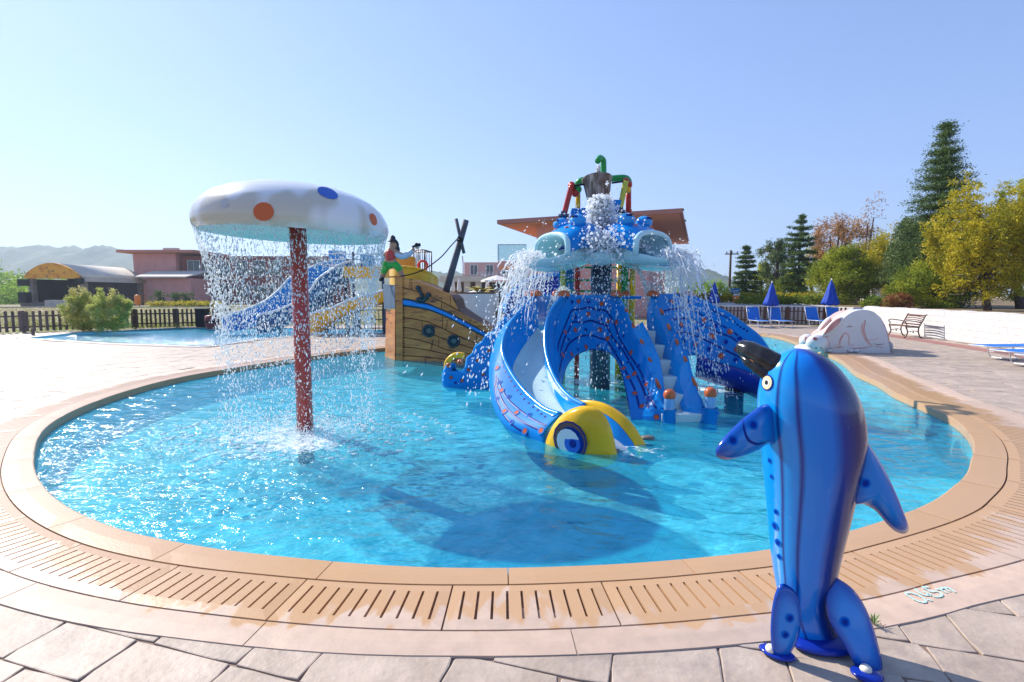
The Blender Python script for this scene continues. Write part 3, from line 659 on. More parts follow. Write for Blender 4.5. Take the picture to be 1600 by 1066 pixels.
# terrace behind the right fence
terrM = pm('pale_terrace_paving', (.52, .48, .45), .8, (.44, .4, .37), .8)
o = mesh('terrace', [(10, 28.9, .9), (16.8, 27.4, .9), (17.2, 24.4, .9), (14.85, 14.5, .9), (12.1, 3, .9), (90, 3, .9), (120, 120, .9), (9.5, 120, .9)], [tuple(range(8))], terrM); tag(o, kind='structure')
soilM = pm('planting_soil', (.16, .14, .05), .95, (.22, .12, .07), 1.4, bump=.1)
o = mesh('planting_bed', [(17.3, 27, .905), (17.4, 24.4, .905), (15.05, 14.5, .905), (12.3, 3, .905), (90, 3, .905), (120, 120, .905), (24, 60, .905), (22, 36, .905)], [tuple(range(8))], soilM); tag(o, kind='structure')
whiteM = pm('whitewash', (.64, .62, .60), .85, (.54, .52, .50), 3, 7, stretch=(1, 1, 3.2), bump=.05, bscale=7, dirt=(.5, .46, .4), dscale=1.6, dlo=.6, dhi=.85)
def blockwork(m):
    N, L, b = nodes_of(m); tc = N.new('ShaderNodeTexCoord'); sp = N.new('ShaderNodeSeparateXYZ'); cx = N.new('ShaderNodeCombineXYZ'); ad = N.new('ShaderNodeMath'); L.new(tc.outputs['Object'], sp.inputs[0]); L.new(sp.outputs[0], ad.inputs[0]); L.new(sp.outputs[1], ad.inputs[1]); L.new(ad.outputs[0], cx.inputs[0]); L.new(sp.outputs[2], cx.inputs[1])
    br = N.new('ShaderNodeTexBrick'); br.inputs['Scale'].default_value = 1; br.inputs['Brick Width'].default_value = .42; br.inputs['Row Height'].default_value = .2; br.inputs['Mortar Size'].default_value = .012; br.inputs['Mortar Smooth'].default_value = .6; L.new(cx.outputs[0], br.inputs[0])
    bp = N.new('ShaderNodeBump'); bp.invert = True; bp.inputs['Distance'].default_value = .012; L.new(br.outputs['Fac'], bp.inputs['Height']); old = b.inputs['Normal'].links[0].from_node; L.new(old.outputs[0], bp.inputs['Normal']); L.new(bp.outputs[0], b.inputs['Normal'])
blockwork(whiteM)
def wall(name, pts, h0, th, m, label, zb=-.03, caps=None):
    V = []; F = []; n = len(pts)
    for i, p in enumerate(pts):
        a = Vector(pts[max(i-1, 0)]); b = Vector(pts[min(i+1, n-1)]); t = (b-a).normalized(); s = Vector((-t.y, t.x))*th/2; h = h0[i] if hasattr(h0, '__len__') else h0
        p = Vector(p); V += [(*(p+s), zb), (*(p-s), zb), (*(p-s), h), (*(p+s), h)]
    for i in range(n-1):
        for k in range(4): F.append((i*4+k, i*4+(k+1) % 4, i*4+4+(k+1) % 4, i*4+4+k))
    F += [(0, 1, 2, 3), (n*4-1, n*4-2, n*4-3, n*4-4)]
    o = mesh(name, V, F, m); return tag(o, label, 'wall')
wp = [(12.4, 3.0), (13.2, 7.5), (14.62, 14.0), (15.3, 17), (15.95, 20), (16.95, 24.5)]
fine = [tuple(q[:2]) for q in cat([(a, b, 0) for a, b in wp], 60)]
wall('white_wall', fine, [1.04+.012*math.sin(i*2.1)+.01*math.sin(i*.9) for i in range(60)], .22, whiteM, 'long whitewashed block wall running down the right side of the deck')
wall('terrace_wall', [(9.6, 119), (9.9, 29.0), (13.5, 28.3), (16.95, 27.1), (17.25, 24.7)], .96, .2, whiteM, 'low white retaining wall standing behind the brown picket fence')
redM = pm('red_paver_band', (.36, .16, .13), .7, (.28, .12, .10), 5)
o = mesh('red_paving_band', [(15.25, 20.5, .003), (14.6, 20.5, .003), (13.1, 13.5, .003), (11.4, 4, .003), (12.0, 4, .003), (13.75, 13.5, .003)], [(0, 1, 2, 3, 4, 5)], redM); tag(o, kind='structure')

# picket fences: every picket, rail and post a part
fenceM = pm('brown_stained_wood', (.085, .042, .028), .75, (.13, .07, .05), 7, 5, stretch=(1, 1, .2), objrand=.3)
greyFence = pm('weathered_grey_wood', (.20, .155, .14), .8, (.13, .095, .085), 7, 5, stretch=(1, 1, .2), objrand=.25)
def picket_fence(pts, sp, h, m, label, postev=9, w=.085):
    t = empty('picket_fence', label, 'fence', (pts[0][0], pts[0][1], 0)); k = 0
    for a, b in zip(pts, pts[1:]):
        a = Vector((*a, 0)); b = Vector((*b, 0)); d = b-a; L = d.length; rz = math.atan2(d.y, d.x); nn = Vector((-d.y, d.x, 0)).normalized()
        for z in (h*.26, h*.78): MB().box(((a+b)/2+Vector((0, 0, z))), (L, .03, .06), rz).build('rail', m, t)
        for i in range(int(L/sp)+1):
            p = a+d*((i+.3)*sp/L)+nn*-.026; mb = MB(); hh = h*rnd.uniform(.985, 1.015); mb.box(p+Vector((0, 0, hh/2+.02)), (w, .02, hh-.04), rz+rnd.uniform(-.02, .02))
            c = p+Vector((0, 0, hh)); e = d.normalized()*w/2; q = nn*.01
            mb.add([c-e-q, c+e-q, c+Vector((0, 0, .035))-q, c-e+q, c+e+q, c+Vector((0, 0, .035))+q], [(0, 1, 2), (5, 4, 3), (0, 2, 5, 3), (1, 4, 5, 2)]); mb.build('picket', m, t)
            if k % postev == 0: MB().box(a+d*((i+.8)*sp/L)+nn*.05+Vector((0, 0, h*.52)), (.11, .09, h*1.06), rz).build('post', m, t)
            k += 1
    return t
picket_fence([(-23.2, 18.6), (-19.4, 22.85)], .21, .88, greyFence, 'weathered grey-brown picket fence at the far left behind the far pool', w=.1)
picket_fence([(-19.2, 23.0), (-17.2, 24.3), (-14.0, 25.6)], .185, .88, fenceM, 'dark brown picket fence right of the feathery bushes')
picket_fence([(9.6, 28.4), (13.6, 27.6), (16.9, 25.9)], .19, .92, fenceM, 'dark brown picket fence behind the blue loungers at right')
picket_fence([(-1.05, 25), (1.8, 25)], .19, .9, fenceM, 'short dark picket fence seen past the end of the curved white wall')

# =================================================================== buildings
pinkM = pm('salmon_render', (.76, .36, .31), .85, (.68, .31, .27), .7, 6, bump=.02, bscale=20, dirt=(.42, .2, .17), dscale=.4, dlo=.55, dhi=.8)
pink2M = pm('pale_pink_render', (.60, .36, .33), .85, (.54, .32, .29), .5)
dkpinkM = pm('rose_brown_fascia', (.44, .195, .155), .8, (.38, .165, .13), .8)
glassM = pm('window_glass', (.03, .05, .06), .08, spec=.8)
whiteF = pm('white_frame', (.75, .75, .73), .5)
cream = pm('cream_render', (.66, .59, .50), .85, (.58, .52, .43), .6)
darkM = pm('dark_interior', (.012, .011, .014), .9)
def quadprism(name, base, z0, z1, m, parent):
    n = len(base); V = [(p[0], p[1], z0) for p in base]+[(p[0], p[1], z1) for p in base]
    return mesh(name, V, [tuple(range(n))[::-1], tuple(range(n, 2*n))]+[(i, (i+1) % n, (i+1) % n+n, i+n) for i in range(n)], m, parent)
def fwindow(parent, c, w, h, rz=0, panes=2, door=False):
    """framed window; c is the centre on the wall face, outward normal is rz rotated -Y"""
    M3 = Matrix.Rotation(rz, 3, 'Z'); c = Vector(c)
    fr = MB(); t = .07
    for sx in (-1, 1): fr.box(c+M3 @ Vector((sx*(w/2-t/2), -.04, 0)), (t, .12, h), rz)
    for sz in (-1, 1): fr.box(c+M3 @ Vector((0, -.04, sz*(h/2-t/2))), (w-2*t-.004, .12, t), rz)
    for k in range(1, panes): fr.box(c+M3 @ Vector((-w/2+w*k/panes, -.03, 0)), (t*.8, .08, h-2*t-.004), rz)
    f_ = fr.build('window', whiteF, parent)
    for k in range(panes):
        o = MB().box(c+M3 @ Vector((-w/2+w*(k+.5)/panes, -.015, 0)), (w/panes-t, .03, h-2*t), rz).build('pane', glassM, f_, world=True)
    return f_
# central pink building
B = empty('pink_building', 'two storey salmon pink building with wide overhanging flat roof behind the play structure', 'building', (4, 40, 0))
A0 = Vector((-1.13, 39.3)); B0 = Vector((11.1, 34)); C0 = Vector((18.6, 54.5)); D0 = A0+(C0-B0)
quadprism('roof', [A0, B0, C0, D0], 6.9, 7.2, dkpinkM, B)
def inset(a, b, c, d, i): 
    e1 = (b-a).normalized(); e2 = (d-a).normalized(); return [a+e1*i[0]+e2*i[1], b-e1*i[2]+e2*i[1], c-e1*i[2]-e2*1.2, d+e1*i[0]-e2*1.2]
wl_ = inset(A0, B0, C0, D0, (2.6, 1.9, 2.3)); quadprism('wall', wl_, 0, 6.898, pinkM, B)
sof = pm('orange_lit_soffit', (.62, .29, .2), .85); quadprism('soffit', [A0.lerp(C0, .012), B0.lerp(D0, .012), C0.lerp(A0, .012), D0.lerp(B0, .012)], 6.86, 6.897, sof, B)
e1 = (wl_[1]-wl_[0]).normalized(); rzB = math.atan2(e1.y, e1.x); e2 = (wl_[2]-wl_[1]).normalized(); rzS = math.atan2(e2.y, e2.x)
for u in (.12, .3, .5, .7):
    for z in (1.5, 4.7): p = wl_[1].lerp(wl_[2], u); fwindow(B, (p.x, p.y, z), 1.8, 2.1, rzS)
# balcony at its left
bx0, bx1 = at(779, 400, 42).x, at(822, 400, 42).x
quadprism('balcony', [(bx0, 40.4), (bx1, 40.4), (bx1, 44), (bx0, 44)], 3.75, 4.2, pinkM, B)
glr = pm('balcony_glass', (.55, .75, .72), .05, trans=.85)
bal = MB()
bal.box(((bx0+bx1)/2, 40.5, 4.85), (bx1-bx0, .02, 1.2)); bal.box((bx0+.02, 42.2, 4.85), (.02, 3.3, 1.2)); bal.build('balcony_glass', glr, B)
bal = MB(); bal.bar((bx0, 40.5, 5.47), (bx1, 40.5, 5.47), .05); bal.bar((bx0, 40.5, 5.47), (bx0, 44, 5.47), .05); bal.bar((bx0, 40.5, 4.2), (bx0, 40.5, 5.45), .05); bal.build('handrail', pm('grey_metal', (.12, .13, .14), .4, metal=.6), B)
for q in (B0.lerp(C0, .05), B0.lerp(C0, .3), B0.lerp(A0, .25)): MB().ball((q.x, q.y, 7.26), (.08, .08, .1), 6, 4).build('roof_lamp', darkM, B)

# far pale hotel with arcade
H = empty('hotel', 'distant pale pink hotel with terrace doors and a shaded arcade', 'building', (-5, 76, 0)); YH = 76
def X(px, Y): return (px-800)/800*Y
quadprism('upper_wall', [(X(726, YH), YH), (X(900, YH), YH), (X(900, YH), YH+9), (X(726, YH), YH+9)], 4.2, 6.3, pink2M, H)
quadprism('terrace_slab', [(X(692, YH), YH-3.2), (X(900, YH), YH-3.2), (X(900, YH), YH+8.5), (X(692, YH), YH+8.5)], 3.4, 4.195, cream, H)
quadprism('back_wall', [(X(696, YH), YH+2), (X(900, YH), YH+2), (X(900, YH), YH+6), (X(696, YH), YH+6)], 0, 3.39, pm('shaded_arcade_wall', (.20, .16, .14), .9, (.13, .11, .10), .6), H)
for px in (700, 728, 745, 790, 812, 850): quadprism('pillar', [(X(px, YH), YH-2.8), (X(px, YH)+.9, YH-2.8), (X(px, YH)+.9, YH-2), (X(px, YH), YH-2)], 0, 3.395, cream, H)
for px in (741, 765.5, 790.5, 816): fwindow(H, (X(px, YH), YH-.001, 5.2), 1.15, 1.5, 0, 2)
mb = MB()
for px in (752, 806):
    x0 = X(px-1, YH); mb.box((x0+1.1, YH-2.9, 4.75), (3.0, .03, .04)); mb.box((x0+1.1, YH-2.9, 4.5), (3.0, .03, .04))
    for k in range(6): mb.box((x0-.3+k*.55, YH-2.9, 4.45), (.04, .04, .6))
mb.build('balcony_rail', whiteF, H)
MB().tube([(X(724.5, YH), YH-.2, 3), (X(724.5, YH), YH-.2, 6.2), (X(723.5, YH), YH-.2, 7.2)], .08, 6).build('downpipe', dkpinkM, H)

# pink building far left
L_ = empty('pink_hotel_wing', 'salmon pink hotel wing with flat roof behind the mushroom fountain', 'building', (-40, 88, 0)); YL = 86
quadprism('wall', [(X(214, YL), YL), (X(280, YL), YL), (X(280, YL), YL+8), (X(214, YL)-1.2, YL+8)], 0, 8.4, pinkM, L_)
quadprism('roof', [(X(200, YL), YL-1.6), (X(318, YL), YL-1.6), (X(318, YL), YL+9), (X(196, YL), YL+9)], 8.42, 8.85, pm('orange_fascia', (.52, .2, .13), .8), L_)
quadprism('side_wall', [(X(283, YL), YL+.8), (X(525, YL), YL+.8), (X(525, YL), YL+8), (X(283, YL), YL+8)], 0, 8.0, pm('brick_red_render', (.27, .075, .06), .85, (.22, .06, .05), .5), L_)
for px in (303, 325, 350, 378, 405, 430, 500):
    for z, hh in ((1.9, 2.6), (6.0, 2.6)): fwindow(L_, (X(px, YL), YL+.79, z), 2.1, hh, 0, 2)
quadprism('low_wing_wall', [(X(232, 80), 80), (X(300, 80), 80), (X(300, 80), 85.4), (X(232, 80), 85.4)], 0, 4.1, pinkM, L_)
V = [(X(222, 80), 79, 4.15), (X(300, 80), 79, 4.15), (X(300, 80), 85.5, 5.3), (X(205, 80), 85.5, 5.3)]; V2 = [(a, b, c+.2) for a, b, c in V]
mesh('low_wing_roof', V+V2, [(3, 2, 1, 0), (4, 5, 6, 7), (0, 1, 5, 4), (1, 2, 6, 5), (2, 3, 7, 6), (3, 0, 4, 7)], cream, L_)
MB().box((X(268, YL), YL+1, 9.1), (2.2, 1, .5)).build('roof_vent', cream, L_)
# open-air stage
S = empty('open_air_stage', 'open-air stage hall with arched orange front and black interior at the far left', 'stage', (-62, 72, 0))
xs0, xs1, y0s, y1s = -66.3, -58.7, 70, 82
def arch(n, x0, x1, z0, zt): return [(x0+(x1-x0)*i/n, z0+(zt-z0)*math.sin(math.pi*i/n)**.8) for i in range(n+1)]
ar = arch(16, xs0, xs1, 3.95, 5.75)
V = [(x, y0s+.35, z+.1) for x, z in ar]+[(x, y1s, z+.1) for x, z in ar]; n = 17
o = mesh('roof', V, [(i, i+1, i+1+n, i+n) for i in range(16)], cream, S, True); o.modifiers.new('s', 'SOLIDIFY').thickness = .18
orM = pm('orange_stage_fascia', (.95, .42, .03), .6, (.75, .25, .02), 1.1, 6, lo=.48, hi=.62, dirt=(.02, .03, .05), dscale=.9, dlo=.56, dhi=.62)
V = [(x, y0s, z+.12) for x, z in ar]+[(x, y0s, 3.75) for x, z in ar]+[(x, y0s+.3, z+.12) for x, z in ar]+[(x, y0s+.3, 3.75) for x, z in ar]
F = [(i, i+1, i+1+n, i+n) for i in range(16)]+[(i+2*n, i+1+2*n, i+1+3*n, i+3*n) for i in range(16)]+[(i, i+1, i+1+2*n, i+2*n) for i in range(16)]+[(i+n, i+1+n, i+1+3*n, i+3*n) for i in range(16)]
mesh('arched_fascia', V, F, orM, S)
quadprism('eave', [(xs1-.1, y0s+.4), (xs1+.5, y0s+.4), (xs1+.5, y1s), (xs1-.1, y1s)], 3.35, 3.94, cream, S)
quadprism('black_backdrop', [(xs0+.3, y0s+6.5), (xs1-.3, y0s+6.5), (xs1-.3, y0s+6.8), (xs0+.3, y0s+6.8)], .5, 3.9, darkM, S)
quadprism('back_wall', [(xs0+.2, y1s-.3), (xs1, y1s-.3), (xs1, y1s), (xs0+.2, y1s)], 0, 3.9, darkM, S)
quadprism('side_void_sheet', [(xs1-.5, y0s+1.6), (xs1-.35, y0s+1.6), (xs1-.35, y1s-.2), (xs1-.5, y1s-.2)], .5, 3.4, pm('dark_purple_void', (.055, .035, .045), .9, (.04, .03, .035), 2), S)  # dark sheet stands in for the shade within the open side
quadprism('side_void_sheet', [(xs0+.1, y0s+.8), (xs0+.25, y0s+.8), (xs0+.25, y1s-.2), (xs0+.1, y1s-.2)], .5, 3.7, darkM, S)  # black sheet stands in for shade along the other side
quadprism('stage_floor', [(xs0, y0s-.8), (xs1+.3, y0s-.8), (xs1+.3, y1s), (xs0, y1s)], 0, .55, pm('stage_floor_boards', (.2, .16, .13), .8), S)
colM = pm('stone_column', (.36, .29, .23), .9, (.24, .19, .15), 2)
for x, y in ((xs0+.7, y0s+.5), (xs1-.2, y0s+.9), (xs1-.1, y1s-.6)): MB().box((x, y, 1.9), (.6, .6, 3.75)).build('column', colM, S)
MB().box((xs0+.1, y0s-.2, 3.2), (1.2, .5, .9)).build('speaker', darkM, S); MB().box((xs0+.8, y0s-.9, 1.2), (1.1, .8, 1.4)).build('speaker', darkM, S); MB().box((xs1+.2, y0s-.3, 3.4), (.8, .5, .8)).build('speaker', darkM, S)
# things near it
def small(name, mb, m, label, cat_): o = mb.build(name, m); return tag(o, label, cat_)
small('planter', MB().box((-55.6, 63.5, .45), (3.6, .9, .9)), kerbM, 'low pale concrete block wall in front of the stage', 'planter')
t = empty('litter_bin', 'orange bin standing by the pink wall beside the stage', 'bin', (X(217, 66), 66, 0))
mb = MB(); mb.lathe((X(217, 66), 66, .25), [(.18, 0), (.34, .15), (.36, .95), (.28, 1.25), (.05, 1.32)], 12); mb.build('bin_body', pm('orange_plastic', (.85, .22, .01), .4), t, True)
MB().tube([(X(217, 66), 66.3, 0), (X(217, 66), 66.3, 1.2)], .05, 6).build('post', darkM, t)
for i, (px, Y, h) in enumerate([(252, 68, 1.9), (276, 68, 1.7), (291, 68, 1.8)]):
    x = X(px, Y); cs = [(x+rnd.gauss(0, .35), Y+rnd.gauss(0, .3), rnd.uniform(.6, h)) for _ in range(22)]; t = empty('garden_shrub', ['thin dark shrub nearest the low pink wing wall corner', 'thin dark shrub in the middle of the bed by the pink wall', 'thin dark shrub nearest the hotel wing windows'][i], 'shrub', (x, Y, 0)); leaves('crown', cs, 26, (.16, .16, .14), .12, LM['dark'], t); MB().tube([(x, Y, 0), (x, Y, h*.7)], .04, 5).build('trunk', barkM, t)
cs = [(rnd.uniform(X(238, 66), X(345, 66)), 66+rnd.uniform(-.8, .8), rnd.uniform(.05, .6)) for _ in range(170)]
o = leaves('flower_bed', cs, 30, (.3, .3, .12), .12, LM['yellow']); tag(o, kind='stuff')
cs = [(rnd.uniform(-15, -9.5), 30+rnd.uniform(-.8, .8), rnd.uniform(.05, .5)) for _ in range(120)]
o = leaves('green_planting', cs, 24, (.2, .2, .1), .09, LM['hedge']); tag(o, kind='stuff')

# small tiled roof between the trees
t = empty('cottage', 'cottage whose red tiled roof just shows between the brown tree and tall conifer', 'building', (44, 60, .9))
V = [(41, 59, 6.3), (50, 59, 8.2), (50, 63, 8.2), (41, 63, 6.3), (41, 59, 6.05), (50, 59, 7.95), (50, 63, 7.95), (41, 63, 6.05)]
mesh('roof', V, [(0, 1, 2, 3), (7, 6, 5, 4), (0, 4, 5, 1), (1, 5, 6, 2), (2, 6, 7, 3), (3, 7, 4, 0)], pm('red_roof_tiles', (.34, .14, .08), .85, (.26, .1, .07), 3), t)
quadprism('wall', [(41.6, 59.5), (49.6, 59.5), (49.6, 62.5), (41.6, 62.5)], .9, 6.1, cream, t)
# utility pole
t = empty('utility_pole', 'dark wooden utility pole left of the small conifer', 'utility pole', (X(1138, 60), 60, 0)); x = X(1138, 60)
MB().tube([(x, 60, 0), (x, 60, 6.7)], [.17, .12], 8).build('pole', barkM, t, True)
MB().box((x+.1, 59.9, 6.25), (1.6, .12, .12)).build('crossarm', barkM, t)
for dx in (-.5, .1, .7): MB().tube([(x+dx, 59.9, 6.3), (x+dx, 59.9, 6.55)], .05, 6).build('insulator', darkM, t)
for dx in (-.5, .7): MB().tube([(x+dx, 59.9, 6.5), (x+dx+18, 66, 5.7), (x+dx+60, 90, 7.5)], .012, 4).build('wire', darkM, t)

# curved white wall with planting
wpts = [(at(p, 480, Y).x, Y) for p, Y in ((640, 20.6), (690, 19.6), (720, 19.2), (745, 19.3), (760, 19.8), (772, 21), (776, 23))]
cw = [tuple(q[:2]) for q in cat([(a, b, 0) for a, b in wpts], 40)]
wall('curved_wall', cw, 1.62, .2, pm('smooth_white_render', (.66, .65, .63), .8, (.6, .59, .57), 1.2), 'smooth curved white wall between the wooden ship and the blue slide')
cp = MB(); cp.tube([(a, b, 1.645) for a, b in cw], .045, 6); tag(cp.build('wall_capping', pm('brown_capping', (.2, .1, .05), .8), None), 'thin brown capping along the curved white wall', 'capping')
def palm(px, ybase, Y, h, m, label, zb=0., nf=13, L=1.2, name='palm_plant'):
    x = X(px, Y); t = empty(name, label, 'plant', (x, Y, zb)); b = Vector((x, Y, zb+h))
    MB().tube([(x, Y, zb), b], [.09, .07], 6).build('trunk', barkM, t)
    for k in range(nf):
        a = k*2.399; tilt = rnd.uniform(.2, 1.1); mb = MB(); d = Vector((math.cos(a), math.sin(a), 0)); pts = [b+d*L*u*math.cos(tilt*(1-u*.3))+Vector((0, 0, L*(math.sin(tilt)*u-.45*u*u))) for u in np.linspace(0, 1, 7)]
        s = Vector((-d.y, d.x, 0)); V = []; F = []
        for i, p in enumerate(pts): w = .16*L*math.sin(math.pi*(i+.5)/7.2); V += [p-s*w+Vector((0, 0, -w*.4)), p, p+s*w+Vector((0, 0, -w*.4))]
        for i in range(6):
            q = i*3; F += [(q, q+1, q+4, q+3), (q+1, q+2, q+5, q+4)]
        mesh('frond', V, F, m, t, True)
    return t
frond1 = pm('green_frond', (.13, .24, .02), .5, (.25, .32, .03), 3); frond2 = pm('yellow_frond', (.45, .33, .03), .5, (.3, .3, .05), 3)
palm(688, 450, 23, 1.45, frond1, 'bright green leafy palm behind the ship mast foot', L=.85, nf=18)
palm(702, 452, 23.5, 1.35, frond1, 'bright green leafy palm right of the ship mast foot', L=.65, nf=14)
palm(750, 445, 40, 1.7, frond2, 'small yellowish palm in front of the hotel arcade', L=1.4)
palm(778, 470, 21, .9, frond2, 'yellow-green garden plant beyond the end of the curved wall', L=.7)
def sunshade(px, Y, open_, label, m, h=2.5):
    x = X(px, Y); t = empty('parasol', label, 'parasol', (x, Y, 0)); MB().tube([(x, Y, 0), (x, Y, h)], .03, 6).build('pole', whiteF, t)
    if open_:
        mb = MB(); n = 8
        mb.lathe((x, Y, 0), [(.02, h), (1.0, h-.3), (1.9, h-.62), (1.9, h-.82)], 8); mb.build('canopy', m, t)
    else: mb = MB(); mb.lathe((x, Y, 0), [(.05, h+.05), (.2, h-.6), (.3, h-1.5), (.12, h-1.7)], 8); mb.build('canopy', m, t)
    return t
canv = pm('white_canvas', (.72, .68, .66), .8)
sunshade(776, 62, True, 'open white parasol on the hotel terrace', canv, 3.9)
sunshade(744, 66, True, 'smaller open white parasol low beside the yellow palm', canv, 2.2)
for i, px in enumerate((708, 718, 762)): sunshade(px, 64, False, ['closed pale parasol far left of the hotel arcade', 'closed pale parasol by the left hotel pillar', 'closed pale parasol just left of the open white parasol'][i], canv, 3.6)
# =================================================================== paints
def gloss(name, col, rough=.16, col2=None, scale=2.5, coat=.15, spec=.3, **k): return pm(name, col, rough, col2 or tuple(c*.86 for c in col), scale, 4, coat=coat, spec=spec, **k)
blueP = gloss('blue_fibreglass', (.003, .235, .66), .17, (.002, .19, .57), 1.6, bump=.012, bscale=9, coat=0, spec=.16)
blueIn = gloss('inner_blue_fibreglass', (.004, .29, .70), .16, (.003, .21, .58), 1.2)
navyP = gloss('navy_paint', (.004, .03, .24), .4, coat=0, spec=.1)
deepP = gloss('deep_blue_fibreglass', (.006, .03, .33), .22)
orangeP = gloss('orange_paint', (.62, .14, .04), .3, (.45, .09, .03))
yellowP = gloss('yellow_fibreglass', (.85, .48, .01), .25, (.72, .38, .01))
paleP = gloss('pale_aqua_fibreglass', (.50, .74, .78), .2, (.40, .66, .72), 3)
whiteBed = gloss('white_slide_bed', (.52, .66, .66), .3, (.42, .58, .60), 1.3)
redP = gloss('red_pipe_paint', (.55, .035, .02), .3, (.42, .03, .02))
greenP = gloss('green_pipe_paint', (.01, .30, .06), .3)
columnP = gloss('dark_slate_column', (.055, .085, .14), .35, (.035, .05, .09))
def dotmat(name, core, mid, rim):
    m = bpy.data.materials.new(name); m.use_nodes = True; N, L, b = nodes_of(m); tc = N.new('ShaderNodeTexCoord'); v = N.new('ShaderNodeVectorMath'); v.operation = 'LENGTH'; sc = N.new('ShaderNodeVectorMath'); sc.operation = 'MULTIPLY'; sc.inputs[1].default_value = (1, 1, 0)
    nz = N.new('ShaderNodeTexNoise'); nz.inputs['Scale'].default_value = 2.2; L.new(tc.outputs['Object'], nz.inputs['Vector'])
    L.new(tc.outputs['Object'], sc.inputs[0]); L.new(sc.outputs[0], v.inputs[0]); ad = N.new('ShaderNodeMath'); ad.operation = 'MULTIPLY_ADD'; ad.inputs[1].default_value = .3; L.new(nz.outputs[0], ad.inputs[0]); L.new(v.outputs['Value'], ad.inputs[2])
    r = N.new('ShaderNodeValToRGB'); e = r.color_ramp.elements; e[0].position = .55; e[0].color = (*core, 1); e[1].position = 1.08; e[1].color = (*rim, 1); k = e.new(.78); k.color = (*mid, 1)
    L.new(ad.outputs[0], r.inputs[0]); L.new(r.outputs[0], b.inputs['Base Color']); b.inputs['Roughness'].default_value = .5; b.inputs['Specular IOR Level'].default_value = .05; return m
dotO = dotmat('orange_spot', (.60, .11, .03), (.22, .06, .12), (.003, .22, .62)); dotN = dotmat('navy_spot', (.006, .02, .25), (.005, .07, .36), (.003, .22, .62)); dotC = dotmat('spot_on_light_blue', (.002, .03, .28), (.002, .07, .42), (.002, .15, .60))
def translucent(m, k, col):
    N, L, b = nodes_of(m); tr = N.new('ShaderNodeBsdfTranslucent'); tr.inputs[0].default_value = (*col, 1); mx = N.new('ShaderNodeMixShader'); mx.inputs[0].default_value = k
    L.new(b.outputs[0], mx.inputs[1]); L.new(tr.outputs[0], mx.inputs[2]); L.new(mx.outputs[0], N['Material Output'].inputs[0]); return m
foamM = translucent(pm('white_water', (.92, .95, .97), .35, (.84, .9, .93), 14, spec=.6), .78, (.98, .99, 1))
dropM = translucent(pm('water_drops', (.95, .97, .98), .12, spec=.9), .6, (.98, .99, 1))

# =================================================================== droplets
OCT_V = np.array([(1, 0, 0), (-1, 0, 0), (0, 1, 0), (0, -1, 0), (0, 0, 1), (0, 0, -1)], float)
OCT_F = np.array([(0, 2, 4), (2, 1, 4), (1, 3, 4), (3, 0, 4), (2, 0, 5), (1, 2, 5), (3, 1, 5), (0, 3, 5)])
def drops(name, Pp, size, D=None, st=1.0, m=None, parent=None):
    """Pp (n,3) centres, size (n,), D (n,3) directions of travel, st stretch along them"""
    n = len(Pp); size = np.broadcast_to(size, (n,))
    V = OCT_V[None]*size[:, None, None]*rng.uniform(.7, 1.3, (n, 6, 1))
    if D is not None:
        D = D/np.linalg.norm(D, axis=1)[:, None]; k = (V@D[:, :, None]); V = V+k*D[:, None, :]*(np.broadcast_to(st, (n,))[:, None, None]-1)
    V = (V+Pp[:, None, :]).reshape(-1, 3); F = (OCT_F[None]+(np.arange(n)*6)[:, None, None]).reshape(-1, 3)
    me = bpy.data.meshes.new(name); me.vertices.add(len(V)); me.vertices.foreach_set('co', V.ravel()); me.loops.add(F.size); me.loops.foreach_set('vertex_index', F.ravel())
    me.polygons.add(len(F)); me.polygons.foreach_set('loop_start', np.arange(len(F))*3); me.polygons.foreach_set('use_smooth', np.ones(len(F), bool)); me.update(); me.validate()
    o = bpy.data.objects.new(name, me); COL.objects.link(o); me.materials.append(m or dropM)
    if parent: o.parent = parent
    return o
def fountain(o, v, dv, n, t1, t0=0., sp=.03, clump=.6, size=(.006, .016)):
    """ballistic spray: returns centres, sizes, velocities; strands share one start velocity"""
    ns = max(3, int(n/14)); vs = np.asarray(v)+rng.normal(0, 1, (ns, 3))*np.asarray(dv); os_ = np.asarray(o)+rng.normal(0, 1, (ns, 3))*np.asarray(sp)
    k = rng.integers(0, ns, n); t = t0+(t1-t0)*rng.random(n)**.8; p = os_[k]+vs[k]*t[:, None]; p[:, 2] -= 4.9*t*t; vel = vs[k].copy(); vel[:, 2] -= 9.8*t
    p += rng.normal(0, 1, (n, 3))*(.004+.05*t[:, None]*(1-clump)); keep = p[:, 2] > WZ+.01
    return p[keep], rng.uniform(*size, n)[keep]*rng.uniform(.6, 1.2, n)[keep], vel[keep]
def join(L_): return [np.concatenate([l[i] for l in L_]) for i in range(3)]
def froth(name, C, r, m=None, parent=None):
    """lumps of white water: many small overlapping rough balls"""
    C = np.asarray(C); n = len(C); r = np.broadcast_to(r, (n,)); bm = bmesh.new(); bmesh.ops.create_icosphere(bm, subdivisions=1, radius=1); bv = np.array([q.co[:] for q in bm.verts]); bf = np.array([[w.index for w in q.verts] for q in bm.faces]); bm.free()
    V = bv[None]*r[:, None, None]*rng.uniform(.72, 1.25, (n, len(bv), 1))*rng.uniform(.7, 1.3, (n, 1, 3))+C[:, None]; F = (bf[None]+(np.arange(n)*len(bv))[:, None, None]).reshape(-1, 3)
    o = mesh(name, V.reshape(-1, 3), F.tolist(), m or foamM, parent, True); return o

